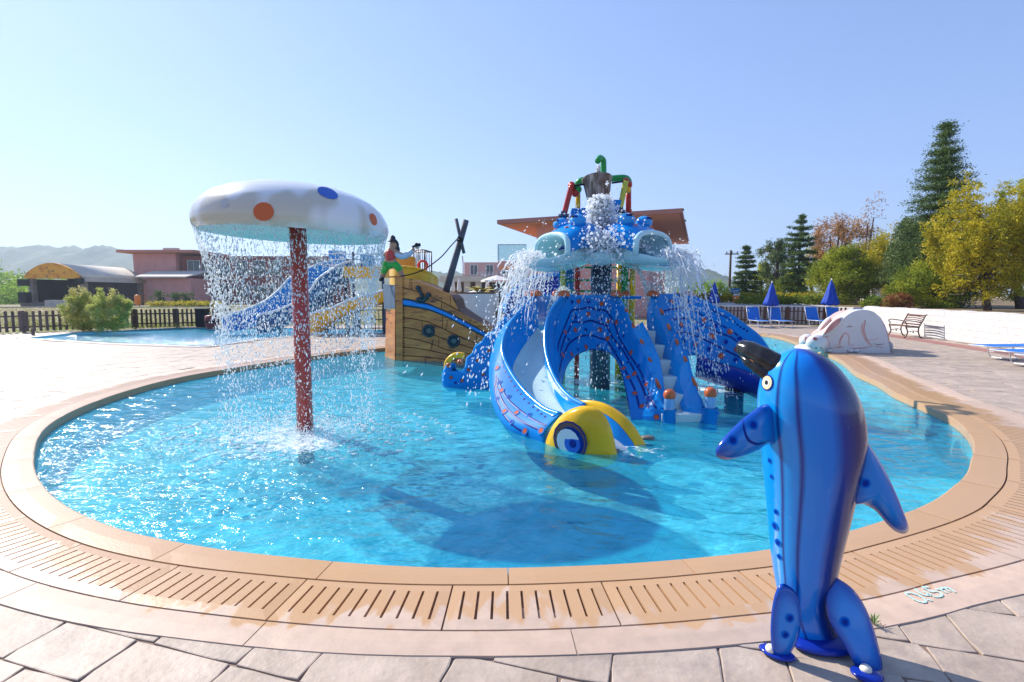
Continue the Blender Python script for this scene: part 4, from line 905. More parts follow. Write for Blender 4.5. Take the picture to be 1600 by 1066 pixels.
# =================================================================== mushroom fountain
MX, MY = MUSH.x, MUSH.y
t = empty('mushroom_fountain', 'white mushroom shaped water umbrella with orange and blue spots on a red pole', 'fountain', (MX, MY, FLOOR))
mb = MB(); mb.tube([(MX, MY, FLOOR), (MX, MY, 2.42)], .098, 24); mb.build('pole', pm('red_mushroom_pole', (.62, .055, .035), .35, (.45, .045, .03), 3, coat=.3, dirt=(.5, .3, .28), dscale=2.2, dlo=.6, dhi=.9), t, True)
capM = pm('mushroom_cap_white', (.80, .79, .77), .25, (.60, .54, .43), 1.1, 1.5, coat=.4, lo=.5, hi=.56, stretch=(1.6, 1.6, .2))
CZ = 2.30; tilt = Matrix.Translation((MX-.03, MY, CZ)) @ Matrix.Rotation(R(2.2), 4, 'Y')
def lat(prof, n=64):
    mb = MB(); mb.lathe((0, 0, 0), [(a*.915, b_*.99) for a, b_ in prof], n); mb.v = [tuple(tilt @ Vector(p)) for p in mb.v]; return mb
cap = lat([(1.12, 0), (1.175, .04), (1.20, .12), (1.18, .21), (1.11, .32), (.99, .42), (.82, .50), (.6, .56), (.35, .60), (.12, .615), (0, .615)]).build('cap', capM, t, True)
lat([(1.12, 0), (1.06, .015), (.95, .05), (.6, .09), (.3, .1), (.1, .1)]).build('cap_underside', pm('aqua_underside', (.42, .68, .64), .4, (.34, .60, .58), 2), t, True)
bc = bvh(cap); oM = pm('orange_spot_paint', (.62, .12, .02), .35); bM = pm('blue_spot_paint', (.02, .12, .5), .35)
bpy.context.view_layer.update()
dot('painted_spot', bc, 412, 331, .098, oM, t); dot('painted_spot', bc, 512, 302, .11, bM, t); dot('painted_spot', bc, 583, 343, .07, oM, t); dot('painted_spot', bc, 352, 318, .05, pm('grey_spot', (.5, .5, .5), .4), t)
# falling curtain
n = 19000; th = rng.uniform(0, 2*math.pi, n); cl = .5+.5*np.sin(th*9+1)*np.sin(th*23); u = rng.random(n)**.85; z = CZ+.04-(CZ-WZ)*u
rr = 1.03-.20*np.sin(np.clip(u*1.5, 0, 1)*math.pi/2)+rng.normal(0, 1, n)*(.015+.06*u)
keep = rng.random(n) < (.45+.55*cl)*(1-.72*np.clip((u-.42)/.3, 0, 1))
Pp = np.stack([MX-.03+rr*np.cos(th), MY+rr*np.sin(th), z-.04*np.cos(th)], 1)[keep]; kk = keep.sum()
D = np.tile([0, 0, -1.], (kk, 1))+rng.normal(0, .12, (kk, 3)); sz = rng.uniform(.0034, .0086, kk)
o = drops('falling_drops', Pp, sz, D, rng.uniform(1.0, 3.6, kk)); tag(o, kind='stuff')
# strands where the sheet leaves the rim
n = 1500; th = rng.uniform(0, 2*math.pi, n); u = rng.random(n)**1.7; Pp = np.stack([MX-.03+(1.08-.1*u)*np.cos(th), MY+(1.08-.1*u)*np.sin(th), CZ+.10-.45*u-.04*np.cos(th)], 1)
o = drops('rim_strands', Pp, rng.uniform(.002, .0045, n), np.tile([0, 0, -1.], (n, 1))+rng.normal(0, .05, (n, 3)), rng.uniform(4, 12, n)); tag(o, kind='stuff')
# inner shower and pole drips
n = 2200; th = rng.uniform(0, 2*math.pi, n); rr = .12+rng.random(n)**2*.9; z = WZ+(CZ+.05-WZ)*rng.random(n)
o = drops('inner_drops', np.stack([MX+rr*np.cos(th), MY+rr*np.sin(th), z], 1), rng.uniform(.003, .0075, n), np.tile([0, 0, -1.], (n, 1)), rng.uniform(1, 2.4, n)); tag(o, kind='stuff')
# splashes thrown up from the pool
n = 3800; r_ = np.abs(rng.normal(0, .55, n))+.35*rng.random(n); th = rng.uniform(0, 2*math.pi, n)
Pp = np.stack([MX+r_*1.25*np.cos(th), MY-.2+r_*1.1*np.sin(th), WZ+.01+np.abs(rng.normal(0, .05, n))], 1)
o = drops('splash_drops', Pp, rng.uniform(.003, .009, n)); tag(o, kind='stuff')
# little wave crests of foam under the curtain
n = 420; th = rng.uniform(0, 2*math.pi, n); r_ = rng.uniform(.5, 1.25, n); C = np.stack([MX+r_*np.cos(th), MY-.1+r_*np.sin(th), np.full(n, WZ-.006)], 1)
mbv = froth('foam_crests', C, rng.uniform(.012, .035, n)); mbv.data.transform(Matrix.Translation((0, 0, WZ)) @ Matrix.Diagonal((1.5, 1, .45, 1)) @ Matrix.Translation((0, 0, -WZ))); mbv.data.transform(Matrix.Translation((-MX*.5, 0, 0))); tag(mbv, kind='stuff')

# =================================================================== octopus play structure
O = empty('water_play_structure', 'big blue spotted water play structure with slides, stairs, frog heads and a tipping bucket', 'play structure', (1.58, 9.2, FLOOR))
OX, OY = 1.60, 9.25
MB().tube([(OX, OY, FLOOR), (OX, OY, 2.42)], .185, 24).build('central_column', columnP, O, True)
# slide A towards the camera
Lr = P((838,463,8.6),(812,488,8.3),(792,515,8.0),(785,548,7.6),(797,580,7.15),(820,612,6.65),(850,638,6.15),(876,648,5.85))
Rr_ = P((880,462,8.4),(862,485,8.1),(853,512,7.8),(852,540,7.5),(858,570,7.1),(872,600,6.7),(892,622,6.35),(914,634,6.1))
FL = P((838,514,8.45),(815,545,7.95),(801,573,7.5),(804,592,7.2),(816,612,6.85),(838,634,6.35),(872,655,5.85))
FR = P((856,512,8.45),(851,545,7.95),(853,575,7.5),(862,610,6.95),(880,640,6.4),(905,668,5.85))
FM = [a.lerp(b, .5)+Vector((0, 0, -.06)) for a, b in zip(P((838,514,8.45),(815,545,7.95),(801,573,7.5),(812,605,6.95),(838,634,6.35),(872,655,5.85)), FR)]
def shrink(A, B, n=12, k=.5, dz=0, out=Vector((0, 0, 0))):
    a = cat(A, n); b = cat(B, n); return [Vector(p)*(1-k)+Vector(q)*k+Vector((0, 0, dz))+out for p, q in zip(a, b)]
sl = loft('slide_wall', [Lr, shrink(Lr, FL, k=.55, out=Vector((-.06, .02, 0))), FL], 40, blueIn, O, 5, .03)
loft('slide_bed', [FL, FM, FR], 40, whiteBed, O, 5, .02)
loft('slide_wall', [FR, shrink(FR, Rr_, k=.5, out=Vector((.03, 0, 0))), Rr_], 40, blueIn, O, 5, .03)
BL = P((775,622,8.3),(777,640,7.7),(783,656,7.1),(797,678,6.6),(818,694,6.1),(852,710,5.7))
ML = P((776,530,8.5),(767,562,7.95),(766,598,7.3),(774,632,6.75),(797,660,6.25),(852,676,5.75))
wA = loft('slide_outer_wall', [Lr, ML, BL], 44, gloss('sun_faded_blue_fibreglass', (.004, .235, .64), .45, (.003, .19, .56), 1.6, coat=0, spec=.06), O, 6, .03)
MB().tube(cat(Lr, 44), .032, 8).build('slide_rim', blueIn, O, True); MB().tube(cat(Rr_, 44), .032, 8).build('slide_rim', blueIn, O, True)
# recessed panel with the arch, running on into the left cheek of the stairs
def scallop(C, n, amp, waves, u0=0., u1=1.):
    A = cat(C, n); out = []
    for i, p in enumerate(A):
        u = i/(n-1); k = max(0, min(1, (u-u0)/(u1-u0))); out.append(Vector(p)+Vector((0, 0, amp*math.sin(k*waves*6.283) if 0 < k < 1 else 0)))
    return out
T1 = P((914,634,6.15),(892,622,6.35),(872,600,6.72),(858,570,7.12),(853,540,7.5),(855,512,7.85),(864,485,8.15),(882,463,8.45),(905,463,8.6),(935,463,8.65),(963,463,8.55),(975,480,8.35),(985,503,8.15),(998,530,7.9),(1010,558,7.6),(1020,588,7.25),(1028,615,6.95),(1040,640,6.72),(1055,645,6.66))
T1s = scallop(T1, 140, .022, 6, .62, .93)
B1 = P((890,640,6.5),(882,628,6.7),(878,612,6.95),(879,592,7.25),(884,575,7.6),(892,562,7.95),(903,553,8.25),(918,547,8.45),(935,546,8.55),(950,550,8.45),(962,560,8.2),(970,577,7.85),(976,600,7.5),(982,628,7.15),(988,660,6.85),(1010,668,6.75),(1055,672,6.66))
M1 = P((903,636,6.3),(886,620,6.55),(874,596,6.9),(869,565,7.35),(870,540,7.75),(876,520,8.1),(890,505,8.4),(908,502,8.6),(935,502,8.7),(957,505,8.55),(972,525,8.3),(985,555,7.95),(996,585,7.55),(1005,615,7.2),(1015,645,6.85),(1035,658,6.72),(1055,660,6.66))
pA = loft('arched_side_panel', [T1s, M1, B1], 140, blueP, O, 6, .035)
MB().tube(cat(T1s, 140), .02, 6).build('panel_edge', blueIn, O, True); MB().tube(cat(B1[3:-2], 50), .013, 6).build('panel_lower_edge', navyP, O, True)
# stairs
T2 = P((1018,463,8.45),(1030,478,8.25),(1049,507,7.95),(1061,532,7.65),(1073,560,7.35),(1082,590,7.1),(1091,618,6.85),(1103,640,6.7),(1124,646,6.64))
T2s = scallop(T2, 90, .022, 6, .05, .9)
B2 = P((1012,512,8.45),(1024,535,8.2),(1038,562,7.85),(1048,590,7.5),(1058,618,7.15),(1068,645,6.85),(1085,668,6.7),(1124,674,6.64))
st2 = loft('stair_cheek', [T2s, shrink(T2s, B2, 14, .5, 0, Vector((-.03, 0, 0))), B2], 90, blueIn, O, 5, .04)
MB().tube(cat(T2s, 90), .02, 6).build('panel_edge', blueP, O, True)
loft('stair_cheek', [cat(T1s, 140)[96:], P((1004,503,8.15),(1030,560,7.55),(1040,620,7.0),(1056,668,6.7))], 50, blueIn, O, 3, .02)
for k in range(6):
    Y = 8.35-k*.3; z = 1.02-k*.2; x0 = at(1000+k*7.5, 500, Y).x; bx = MB(); bx.box(((x0+2.3+.03*k)/2+.02, Y-.02, z/2-.22), (2.36+.03*k-x0+.06, .32, z+.44)); bx.build('stair_tread', whiteBed, O, bevel=.02)
for (px, py, Y) in ((1046, 620, 6.66), (1110, 617, 6.64)):
    c = at(px, py, Y); mb = MB(); mb.lathe((c.x, c.y, 0), [(.07, c.z-.02), (.082, c.z+.02), (.07, c.z+.07), (.03, c.z+.1), (0, c.z+.102)], 16); mb.build('newel_knob', orangeP, O, True)
    mb = MB(); mb.lathe((c.x, c.y, 0), [(.066, c.z-.015), (.07, c.z-.17)], 16); mb.build('newel_post', pm('pale_blue_streaked', (.10, .30, .62), .3, (.30, .5, .72), 12, stretch=(6, 6, .3)), O, True)
    mb = MB(); mb.lathe((c.x, c.y, 0), [(.10, c.z-.17), (.1, c.z-.19), (.085, c.z-.2), (.09, -.2)], 16); mb.build('newel_base', blueP, O, True)
for (px, py) in ((979, 486), (990, 510), (1003, 535), (1016, 564), (1029, 602)):
    Y = np.interp(py, [463, 503, 558, 615], [8.5, 8.15, 7.6, 6.95])-.03; c = at(px, py, Y); h_ = .05 if py < 590 else .1; MB().ball(c, (.026, .026, h_+.01), 10, 6, Matrix.Rotation(R(-24), 3, 'Y')).build('rim_stud', orangeP, O, True)
for (px, py) in ((1034, 487), (1045, 511), (1058, 535), (1071, 562), (1086, 600)):
    Y = np.interp(py, [478, 507, 560, 618], [8.25, 7.95, 7.35, 6.85])-.03; c = at(px, py, Y); h_ = .05 if py < 590 else .1; MB().ball(c, (.026, .026, h_+.01), 10, 6, Matrix.Rotation(R(-24), 3, 'Y')).build('rim_stud', orangeP, O, True)
# slide B to the right
T3 = P((1020,462,8.45),(1040,461,8.6),(1061,461,8.75),(1084,464,8.85),(1110,476,8.8),(1138,490,8.7),(1166,510,8.55),(1185,525,8.45),(1198,542,8.4),(1212,566,8.4))
B3 = P((1070,562,7.9),(1076,555,8.2),(1090,555,8.4),(1108,562,8.5),(1130,569,8.5),(1150,574,8.5),(1172,582,8.45),(1190,590,8.4),(1205,598,8.35),(1222,606,8.35))
pB = loft('arched_side_panel', [T3, shrink(T3, B3, 14, .5, 0, Vector((.02, -.10, 0))), B3], 70, blueP, O, 7, .035)
MB().tube(cat(T3, 60), .025, 6).build('slide_rim', blueIn, O, True); MB().tube(cat(B3, 50), .014, 6).build('panel_lower_edge', navyP, O, True)
U3 = [p+Vector((.1, .35, -.42)) for p in B3[2:]]
loft('slide_underside', [B3[2:], [p+Vector((0, .05, -.2)) for p in B3[2:]], U3], 30, deepP, O, 3, .02)
far3 = [p+Vector((.05, .95, 0)) for p in T3[1:]]; loft('slide_wall', [far3, [p+Vector((0, -.08, -.6)) for p in far3]], 30, blueIn, O, 2, .03)
loft('slide_bed', [[p+Vector((0, .12, -.52)) for p in T3[1:]], [p+Vector((0, -.08, -.56)) for p in far3]], 30, whiteBed, O, 2, .02)
MB().tube([(at(1150, 590, 8.9).x, 8.95, FLOOR), (at(1150, 590, 8.9).x, 8.95, .45)], .16, 14).build('slide_support', darkM, O, True)
# platform
mb = MB(); mb.lathe((OX, OY+.25, 0), [(0, 1.02), (.5, 1.02), (.5, .94), (0, .94)], 28); mb.build('platform_floor', whiteBed, O)
for px, Y, rr_ in ((838, 8.6, .085), (829, 8.8, .08), (881, 8.42, .09), (868, 9.5, .06), (963, 8.52, .085), (978, 8.9, .07), (1020, 8.45, .09), (1068, 8.75, .075), (1078, 9.2, .07)):
    c = at(px, 461, Y); mb = MB(); mb.lathe((c.x, c.y, c.z), [(rr_*1.1, -.02), (rr_*1.15, .01), (rr_, .045), (rr_*.6, .07), (0, .08)], 14); mb.build('post_knob', orangeP, O, True)
# back wall of the platform: low panels seen from inside
loft('slide_wall', [P((838,463,8.65),(850,463,9.0),(865,463,9.3)), [p+Vector((0, 0, -.6)) for p in P((838,463,8.65),(850,463,9.0),(865,463,9.3))]], 8, blueIn, O, 1, .03)
# scalloped stair C, left rear
def sh(pts, Y, dx=0): return [at(x+dx, y, Y) for x, y in pts]
outC = [(790,494),(783,503),(777,507),(772,517),(760,522),(754,533),(743,540),(738,552),(729,559),(727,574),(719,583),(708,581),(706,570),(696,570),(692,583),(691,602),(702,612),(775,612),(800,600),(806,560),(804,520)]
pC = pillow('stair_cheek', sh(outC, 9.3), .05, (0, -1, 0), blueP, O, 2, .88)
pC2 = pillow('stair_cheek', sh(outC, 10.0, -1), .05, (0, -1, 0), blueIn, O, 2, .88)
for k in range(5): MB().box((at(722+k*14, 560, 9.65).x, 9.65, .0+k*.18-.2), (.17, .6, .18+k*.02)).build('stair_tread', whiteBed, O)
for c, r_ in ((at(701, 571, 9.28), .055), (at(719, 566, 9.5), .06)): MB().ball(c, (r_, r_, r_*.9), 12, 8).build('newel_knob', orangeP, O, True)
MB().tube(cat(P((698,585,9.8),(699,566,9.8),(712,555,9.8),(726,556,9.8)), 12), .055, 8).build('yellow_arch', yellowP, O, True)
# spiral slide D at the back
TD = P((789,486,10.4),(791,470,10.8),(803,453,11.3),(825,438,11.8),(848,431,12.0),(880,429,12.0)); BD = P((792,500,10.4),(800,488,10.8),(812,470,11.2),(832,462,11.5),(852,461,11.6),(880,462,11.6))
loft('curved_slide', [TD, shrink(TD, BD, 10, .5, 0, Vector((0, .15, -.05))), BD], 30, deepP, O, 4, .03); MB().tube(cat(TD, 30), .05, 8).build('slide_rim', blueIn, O, True); MB().tube(cat(BD, 30), .04, 8).build('slide_rim', blueIn, O, True)
loft('curved_slide', [BD, [p+Vector((.05, -.1, -.55)) for p in BD]], 30, blueP, O, 2, .03)
# painted lines and spots
def c2(L): return [(x/4.444+780, y/4.444+400) for x, y in L]
def c4(L): return [(x/4.265+960, y/4.265+430) for x, y in L]
def c3(L): return [(x/3.553+760, y/3.553+440) for x, y in L]
bA = bvh(pA)
for L in ([(408,660),(412,610),(440,530),(480,430),(505,378),(560,372),(620,357),(680,375),(745,385),(800,470),(830,560),(900,680),(980,800),(1020,900),(1060,1000),(1090,1060)],
          [(425,700),(432,640),(455,570),(485,510),(515,460),(580,462),(640,450),(700,470),(750,490),(790,570),(850,640),(930,780),(985,890),(1020,980),(1035,1060)],
          [(418,800),(435,720),(455,670),(490,605),(560,560),(640,553),(700,572),(750,590),(790,650),(850,750),(900,840),(945,940),(975,1060)]):
    stroke('painted_line', bA, c2(L), .032, navyP, O, 70, .006)
for x, y in [(550,315),(712,332),(617,403),(757,455),(817,462),(527,515),(697,515),(458,530),(602,632),(755,575),(737,673),(502,683),(917,672),(940,820),(865,782),(780,752),(440,690),(980,560)]: dot('painted_spot', bA, x/4.444+780, y/4.444+400, rnd.uniform(.05, .066), dotO, O, .007)
for x, y in [(1010,601),(971,607),(992,615),(1003,635),(1026,652),(1047,655),(982,590)]: dot('painted_spot', bA, x, y, .055, dotO, O, .007)
for x, y in [(505,320),(620,315),(527,423),(700,435),(600,513),(545,650),(690,632),(865,557),(806,667),(482,580),(822,830),(967,768),(770,360),(840,640),(895,740),(1040,990),(1010,870)]: dot('painted_spot', bA, x/4.444+780, y/4.444+400, rnd.uniform(.035, .06), dotN, O, .007)
for x, y in [(435,95),(424,110),(412,128),(402,146),(394,166),(386,188),(378,208),(373,230),(369,250),(366,272),(363,294),(361,316),(361,340),(364,362)]: dot('painted_bead', bA, x/3.553+760+4, y/3.553+440, .014, navyP, O, .004)
bB = bvh(pB)
for L in ([(330,240),(400,225),(510,225),(620,290),(760,360),(840,415),(900,450),(960,490),(1010,540)], [(350,300),(400,295),(500,290),(600,340),(700,385),(780,415),(850,470),(920,520),(1000,580)], [(400,385),(480,385),(560,410),(650,455),(740,500),(850,555),(960,610),(1030,650)]): stroke('painted_line', bB, c4(L), .032, navyP, O, 50, .006)
for x, y in [(383,180),(597,300),(770,378),(445,330),(650,408),(820,495),(537,462),(712,538),(915,600)]: dot('painted_spot', bB, x/4.265+960, y/4.265+430, .075, dotO, O, .007)
for x, y in [(487,178),(672,340),(557,368),(740,445),(463,440),(630,493),(808,565),(835,425),(890,520)]: dot('painted_spot', bB, x/4.265+960, y/4.265+430, .06, dotN, O, .007)
for x, y in [(655,235),(672,245),(690,255),(708,263),(726,272),(745,281),(770,292),(800,312),(820,330),(840,348),(862,358),(884,372)]: dot('painted_bead', bB, x/4.265+960, y/4.265+430, .02, navyP, O, .004)
bW = bvh(wA)
for L in ([(52,520),(60,590),(100,680),(150,740),(220,790),(320,835)], [(60,540),(110,640),(170,700),(250,760),(330,800)], [(46,560),(55,640),(90,730),(150,800),(230,850)]): stroke('painted_line', bW, c3(L), .026, navyP, O, 40, .006)
for x, y in [(85,605),(168,728),(102,720),(305,828),(60,480),(215,830)]: dot('painted_spot', bW, x/3.553+760, y/3.553+440, .05, dotO, O, .007)
for x, y in [(75,560),(125,640),(140,780),(240,740),(60,650)]: dot('painted_spot', bW, x/3.553+760, y/3.553+440, .04, dotN, O, .007)
for x, y in [(90,470),(105,500),(125,530),(138,552),(155,580),(172,604),(190,625),(210,652),(235,675),(260,697),(285,715),(305,735),(325,750)]: dot('painted_bead', bW, x/3.553+760, y/3.553+440, .018, navyP, O, .004)
bC_ = bvh(pC)
for x, y in [(764,548),(732,578),(746,563),(770,570),(755,585),(705,590),(722,595)]: dot('painted_spot', bC_, x, y, .045, dotO, O, .007)
for x, y in [(755,560),(740,585),(772,555),(765,590),(712,598)]: dot('painted_spot', bC_, x, y, .035, dotN, O, .007)

# fish head at the foot of slide A
Hd = empty('fish_head', None, None, (0, 0, 0)); Hd.name = 'fish_head'; Hd.parent = O; Hd.matrix_parent_inverse = root_matrix(O).inverted()
def yl(px): return np.interp(px, [845, 900, 965], [5.75, 5.42, 5.30])
ol = [(850,712),(853,690),(862,668),(876,650),(893,639),(912,634),(930,637),(944,648),(953,664),(959,684),(963,704),(965,716),(950,728),(905,734),(865,728)]
lobe = pillow('head_side', cat([at(x, y, yl(x)) for x, y in ol], 45, True), .13, (-.25, -1, .1), yellowP, Hd, 8, 0, True, .6)
bl = bvh(lobe)
for r_, m, off, e in ((.215, navyP, .004, (891, 688)), (.20, pm('brown_eye_ring', (.16, .07, .06), .3), .008, (891, 688)), (.165, navyP, .012, (893, 690)), (.145, pm('eye_white', (.75, .75, .72), .3), .016, (889, 690)), (.10, pm('iris_blue', (.02, .12, .55), .2), .020, (896, 693)), (.045, navyP, .024, (897, 693))): dot('eye_ring', bl, *e, r_, m, Hd, off+.006)
TR = P((893,628,6.35),(915,627,6.15),(940,631,6.0),(965,644,5.9),(985,662,5.8),(1004,690,5.7),(1012,706,5.66))
TR2 = P((914,634,6.15),(932,641,5.98),(950,650,5.86),(967,664,5.76),(980,680,5.68),(990,695,5.62),(996,712,5.6))
BR = P((905,660,6.0),(920,672,5.85),(935,684,5.75),(950,692,5.65),(965,698,5.6),(980,706,5.56),(988,716,5.55))
loft('head_side', [TR, shrink(TR, TR2, 12, .5, .03), TR2], 30, yellowP, Hd, 4, .04); loft('head_inner', [TR2, BR], 30, blueIn, Hd, 3, .04)
loft('slide_mouth', [P((872,655,5.85),(925,668,5.55),(948,700,5.3)), P((905,668,5.85),(955,684,5.62),(985,706,5.45))], 10, pm('white_slide_end', (.75, .75, .72), .3), Hd, 3, .02)
loft('head_inner', [P((876,648,5.88),(912,638,5.55),(945,655,5.38),(960,700,5.34)), P((895,665,5.85),(925,668,5.6),(945,682,5.45),(955,712,5.4))], 14, blueIn, Hd, 3, .02)
for px, py, Y in ((957, 704, 5.32), (1012, 684, 5.78)): c = gr(px, py+2, WZ); MB().ball((c.x, c.y, WZ+.015), (.085, .06, .03), 14, 7).build('mouth_knob', pm('grey_rubber', (.16, .14, .13), .5), Hd, True)

# frog heads round the top
def frog(az, name='frog_head', tray=True, eyes=True, rear=False):
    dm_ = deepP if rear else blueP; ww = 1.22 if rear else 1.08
    F_ = empty(name, None, None, (0, 0, 0)); F_.parent = O; F_.matrix_parent_inverse = root_matrix(O).inverted()
    e = Vector((math.cos(az), math.sin(az), 0)); s = Vector((-e.y, e.x, 0)); c = Vector((OX, OY, 0))
    def arch_(r, w, zb, zt, n=15, p=.48): return [c+e*r+s*w*ww*math.cos(a)*(1 if abs(math.cos(a)) < .99 else 1)+Vector((0, 0, zb+(zt-zb)*max(0, math.sin(a))**p)) for a in np.linspace(0, math.pi, n)]
    S_ = [(.10, .22, 2.44, 2.68), (.35, .38, 2.42, 2.80), (.62, .46, 2.38, 2.81), (.86, .47, 2.33, 2.72), (1.02, .455, 2.27, 2.60)]
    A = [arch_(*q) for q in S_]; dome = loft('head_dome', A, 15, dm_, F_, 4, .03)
    lipA = arch_(1.06, .46, 2.22, 2.60, 21, .40); MB().tube(lipA, .048, 8).build('lip', paleP, F_, True)
    loft('mouth_lining', [arch_(1.05, .45, 2.22, 2.585, 15, .40), arch_(.5, .36, 2.26, 2.5, 15, .5)], 15, paleP, F_, 3, .02)
    if tray:
        def u_(r, w, ze, zc, n=11): return [c+e*r+s*w*math.cos(a)+Vector((0, 0, ze-(ze-zc)*max(0, math.sin(a))**.6)) for a in np.linspace(0, math.pi, n)]
        loft('lower_jaw', [u_(.4, .34, 2.28, 2.22), u_(.8, .42, 2.26, 2.10), u_(1.1, .45, 2.24, 2.06), u_(1.34, .40, 2.18, 2.05), u_(1.5, .30, 2.16, 2.08)], 11, paleP, F_, 4, .03)
    if eyes:
        for q in (-1, 1):
            p = c+e*.70+s*.25*q+Vector((0, 0, 2.82)); ey = MB().ball(p, (.145, .145, .115), 16, 10).build('eye', gloss('light_blue_lid', (.02, .30, .72), .2), F_, True)
            d = (e*.8+s*q*.12+Vector((0, 0, .42))).normalized(); M3 = d.to_track_quat('Z', 'Y').to_matrix()
            MB().ball(p+d*.085, (.10, .06, .055), 14, 6, M3).build('pupil', navyP, ey, True); MB().ball(p+d*.122, (.05, .03, .028), 10, 6, M3).build('pupil', darkM, ey, True)
    for (r_, sx) in ((.83, -.2), (.86, .18), (.5, .02)):
        a = math.acos(sx/.47); zt = np.interp(r_, [.35, .62, .86, 1.02], [2.80, 2.81, 2.72, 2.60]); z_ = 2.36+(zt-2.36)*math.sin(a)**.48
        MB().ball(c+e*r_+s*sx+Vector((0, 0, z_+.004)), (.055, .055, .022), 10, 6, e.to_track_quat('Z', 'Y').to_matrix() if 0 else None).build('painted_spot', orangeP if r_ > .6 else yellowP, F_, True)
    return F_
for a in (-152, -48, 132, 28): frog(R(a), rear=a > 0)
mb = MB(); c = Vector((OX-.1, OY-.55, 0))
mb.lathe((c.x, c.y, 0), [(.02, 2.08), (.16, 2.1), (.28, 2.16), (.31, 2.28), (.28, 2.29), (.23, 2.18), (.1, 2.14)], 24); mb.build('front_bowl', paleP, O, True)
mb = MB(); mb.lathe((OX, OY, 0), [(.5, 2.3), (.42, 2.42), (.3, 2.5), (.1, 2.55), (.1, 2.25), (.5, 2.28)], 24); mb.build('hub', deepP, O, True)
# blue slatted roof behind the heads
for k in range(4): MB().bar(at(893-k*1.2, 328+k*3.4, 10.15-.05*k), at(925, 327+k*3.4, 10.15-.05*k), .04, .05).build('roof_slat', blueP, O)
MB().bar(at(890, 342, 9.95), at(925, 342, 9.95), .3, .04).build('roof_panel', blueP, O); MB().bar(at(957, 326, 10.1), at(968, 326, 10.1), .3, .28).build('roof_panel', blueP, O)
# pipe frame
BY = 10.0
def pipe(pts, r, m, name='pipe'): return MB().tube(cat(P(*pts), 4*len(pts)) if len(pts) > 2 else P(*pts), r, 10).build(name, m, O, True)
pipe([(903,330,BY+.4),(903,294,BY+.4)], .05, yellowP); pipe([(902,296,BY+.4),(902,290,BY+.4),(905,284,BY+.35),(914,281,BY+.3),(935,280,BY+.3),(957,279,BY+.3),(974,278,BY+.3),(981,281,BY+.35),(983,288,BY+.4)], .062, greenP)
pipe([(893,290,BY),(887,313,BY),(881,337,BY)], .055, redP); pipe([(893,289,BY),(898,301,BY+.3)], .045, redP); pipe([(982,290,BY+.4),(982,334,BY+.4)], .055, redP)
pipe([(978,283,BY),(973,306,BY),(968,330,BY)], .055, gloss('lime_yellow_paint', (.55, .55, .06), .3)); pipe([(943,284,BY+.3),(943,258,BY+.3),(942,250,BY+.28),(937,247,BY+.2),(934,252,BY+.1)], .058, greenP, 'spout')
pipe([(892,291,BY),(914,288,BY)], .018, darkM, 'axle'); pipe([(956,286,BY),(978,283,BY)], .018, darkM, 'axle')
for px, py, m in ((893, 290, redP), (899, 302, redP), (903, 296, greenP), (982, 289, redP), (980, 296, yellowP), (978, 284, redP)): MB().ball(at(px, py, BY+.1), .075, 10, 7).build('pipe_joint', m, O, True)
for px, py in ((881, 337), (969, 331)):
    c = at(px, py, BY); mb = MB(); mb.lathe(tuple(c), [(.11, -.02), (.11, .02), (.06, .03), (.06, .08)], 12); mb.build('pipe_flange', columnP, O); MB().tube([c, c+Vector((0, 0, -.3))], .06, 10).build('pipe', blueP if px < 900 else greenP, O, True)
for px, m, w in ((880, gloss('lime_yellow_paint', (.55, .55, .06)), .058), (903, redP, .052), (968, yellowP, .05), (977, greenP, .07), (989, yellowP, .062)):
    a = at(px, 398, 10.3); MB().tube([(a.x, 10.3, FLOOR), (a.x, 10.3, a.z+.35)], w, 10).build('support_pipe', m, O, True)
for py in (418, 438, 455): 
    MB().tube(P((880, py, 10.3), (990, py, 10.3)), .022, 8).build('rail', greenP, O, True)
for k in range(9): MB().ball(at(974+k*3.3, 465, 9.9), .035, 8, 5).build('rope_bead', blueP, O, True)
MB().box(at(885, 432, 10.5), (.3, .04, .8)).build('back_panel', blueP, O)
# bucket
bkM = pm('weathered_bucket', (.52, .44, .37), .7, (.14, .09, .065), 7, 6, stretch=(1, 1, .22), lo=.42, hi=.56, dirt=(.42, .38, .34), dscale=3)
bc_ = at(934, 297, BY); Mt = Matrix.Translation(bc_) @ Matrix.Rotation(R(-12), 4, 'X') @ Matrix.Rotation(R(-3), 4, 'Y'); mb = MB(); mb.lathe((0, 0, 0), [(.292, .225), (.275, .232), (.26, .2), (.19, -.2), (.0, -.2), (0, -.225), (.205, -.225), (.275, .19), (.292, .2), (.292, .225)], 28)
mb.v = [tuple(Mt @ Vector(p)) for p in mb.v]; mb.build('tipping_bucket', bkM, O, True)

# ------------------------------------------------------------------ water thrown by the play structure
S_ = []
def az_(a): return np.array([math.cos(R(a)), math.sin(R(a)), 0])
cc = np.array([OX, OY, 0])
n = 2400; u = rng.random(n); C = np.stack([at(938, 350, 9.0).x+rng.normal(0, 1, n)*(.06+.13*u), 9.0+rng.normal(0, .1, n), 3.28-.62*u], 1)
o = froth('gushing_water', C, rng.uniform(.009, .034, n)); tag(o, kind='stuff')
n = 1300; C = np.stack([OX-.02+rng.normal(0, .27, n), 8.5+rng.normal(0, .14, n), 2.43+rng.normal(0, .12, n)], 1); o = froth('foaming_water', C, rng.uniform(.008, .028, n)); tag(o, kind='stuff')
S_.append(fountain((OX, 8.6, 2.5), (0, -.3, .6), (1.5, .6, 1.1), 3000, .8, size=(.005, .014)))
S_.append(fountain((OX, 9.0, 2.9), (0, 0, 1.6), (.6, .4, .8), 900, .5, size=(.006, .016)))
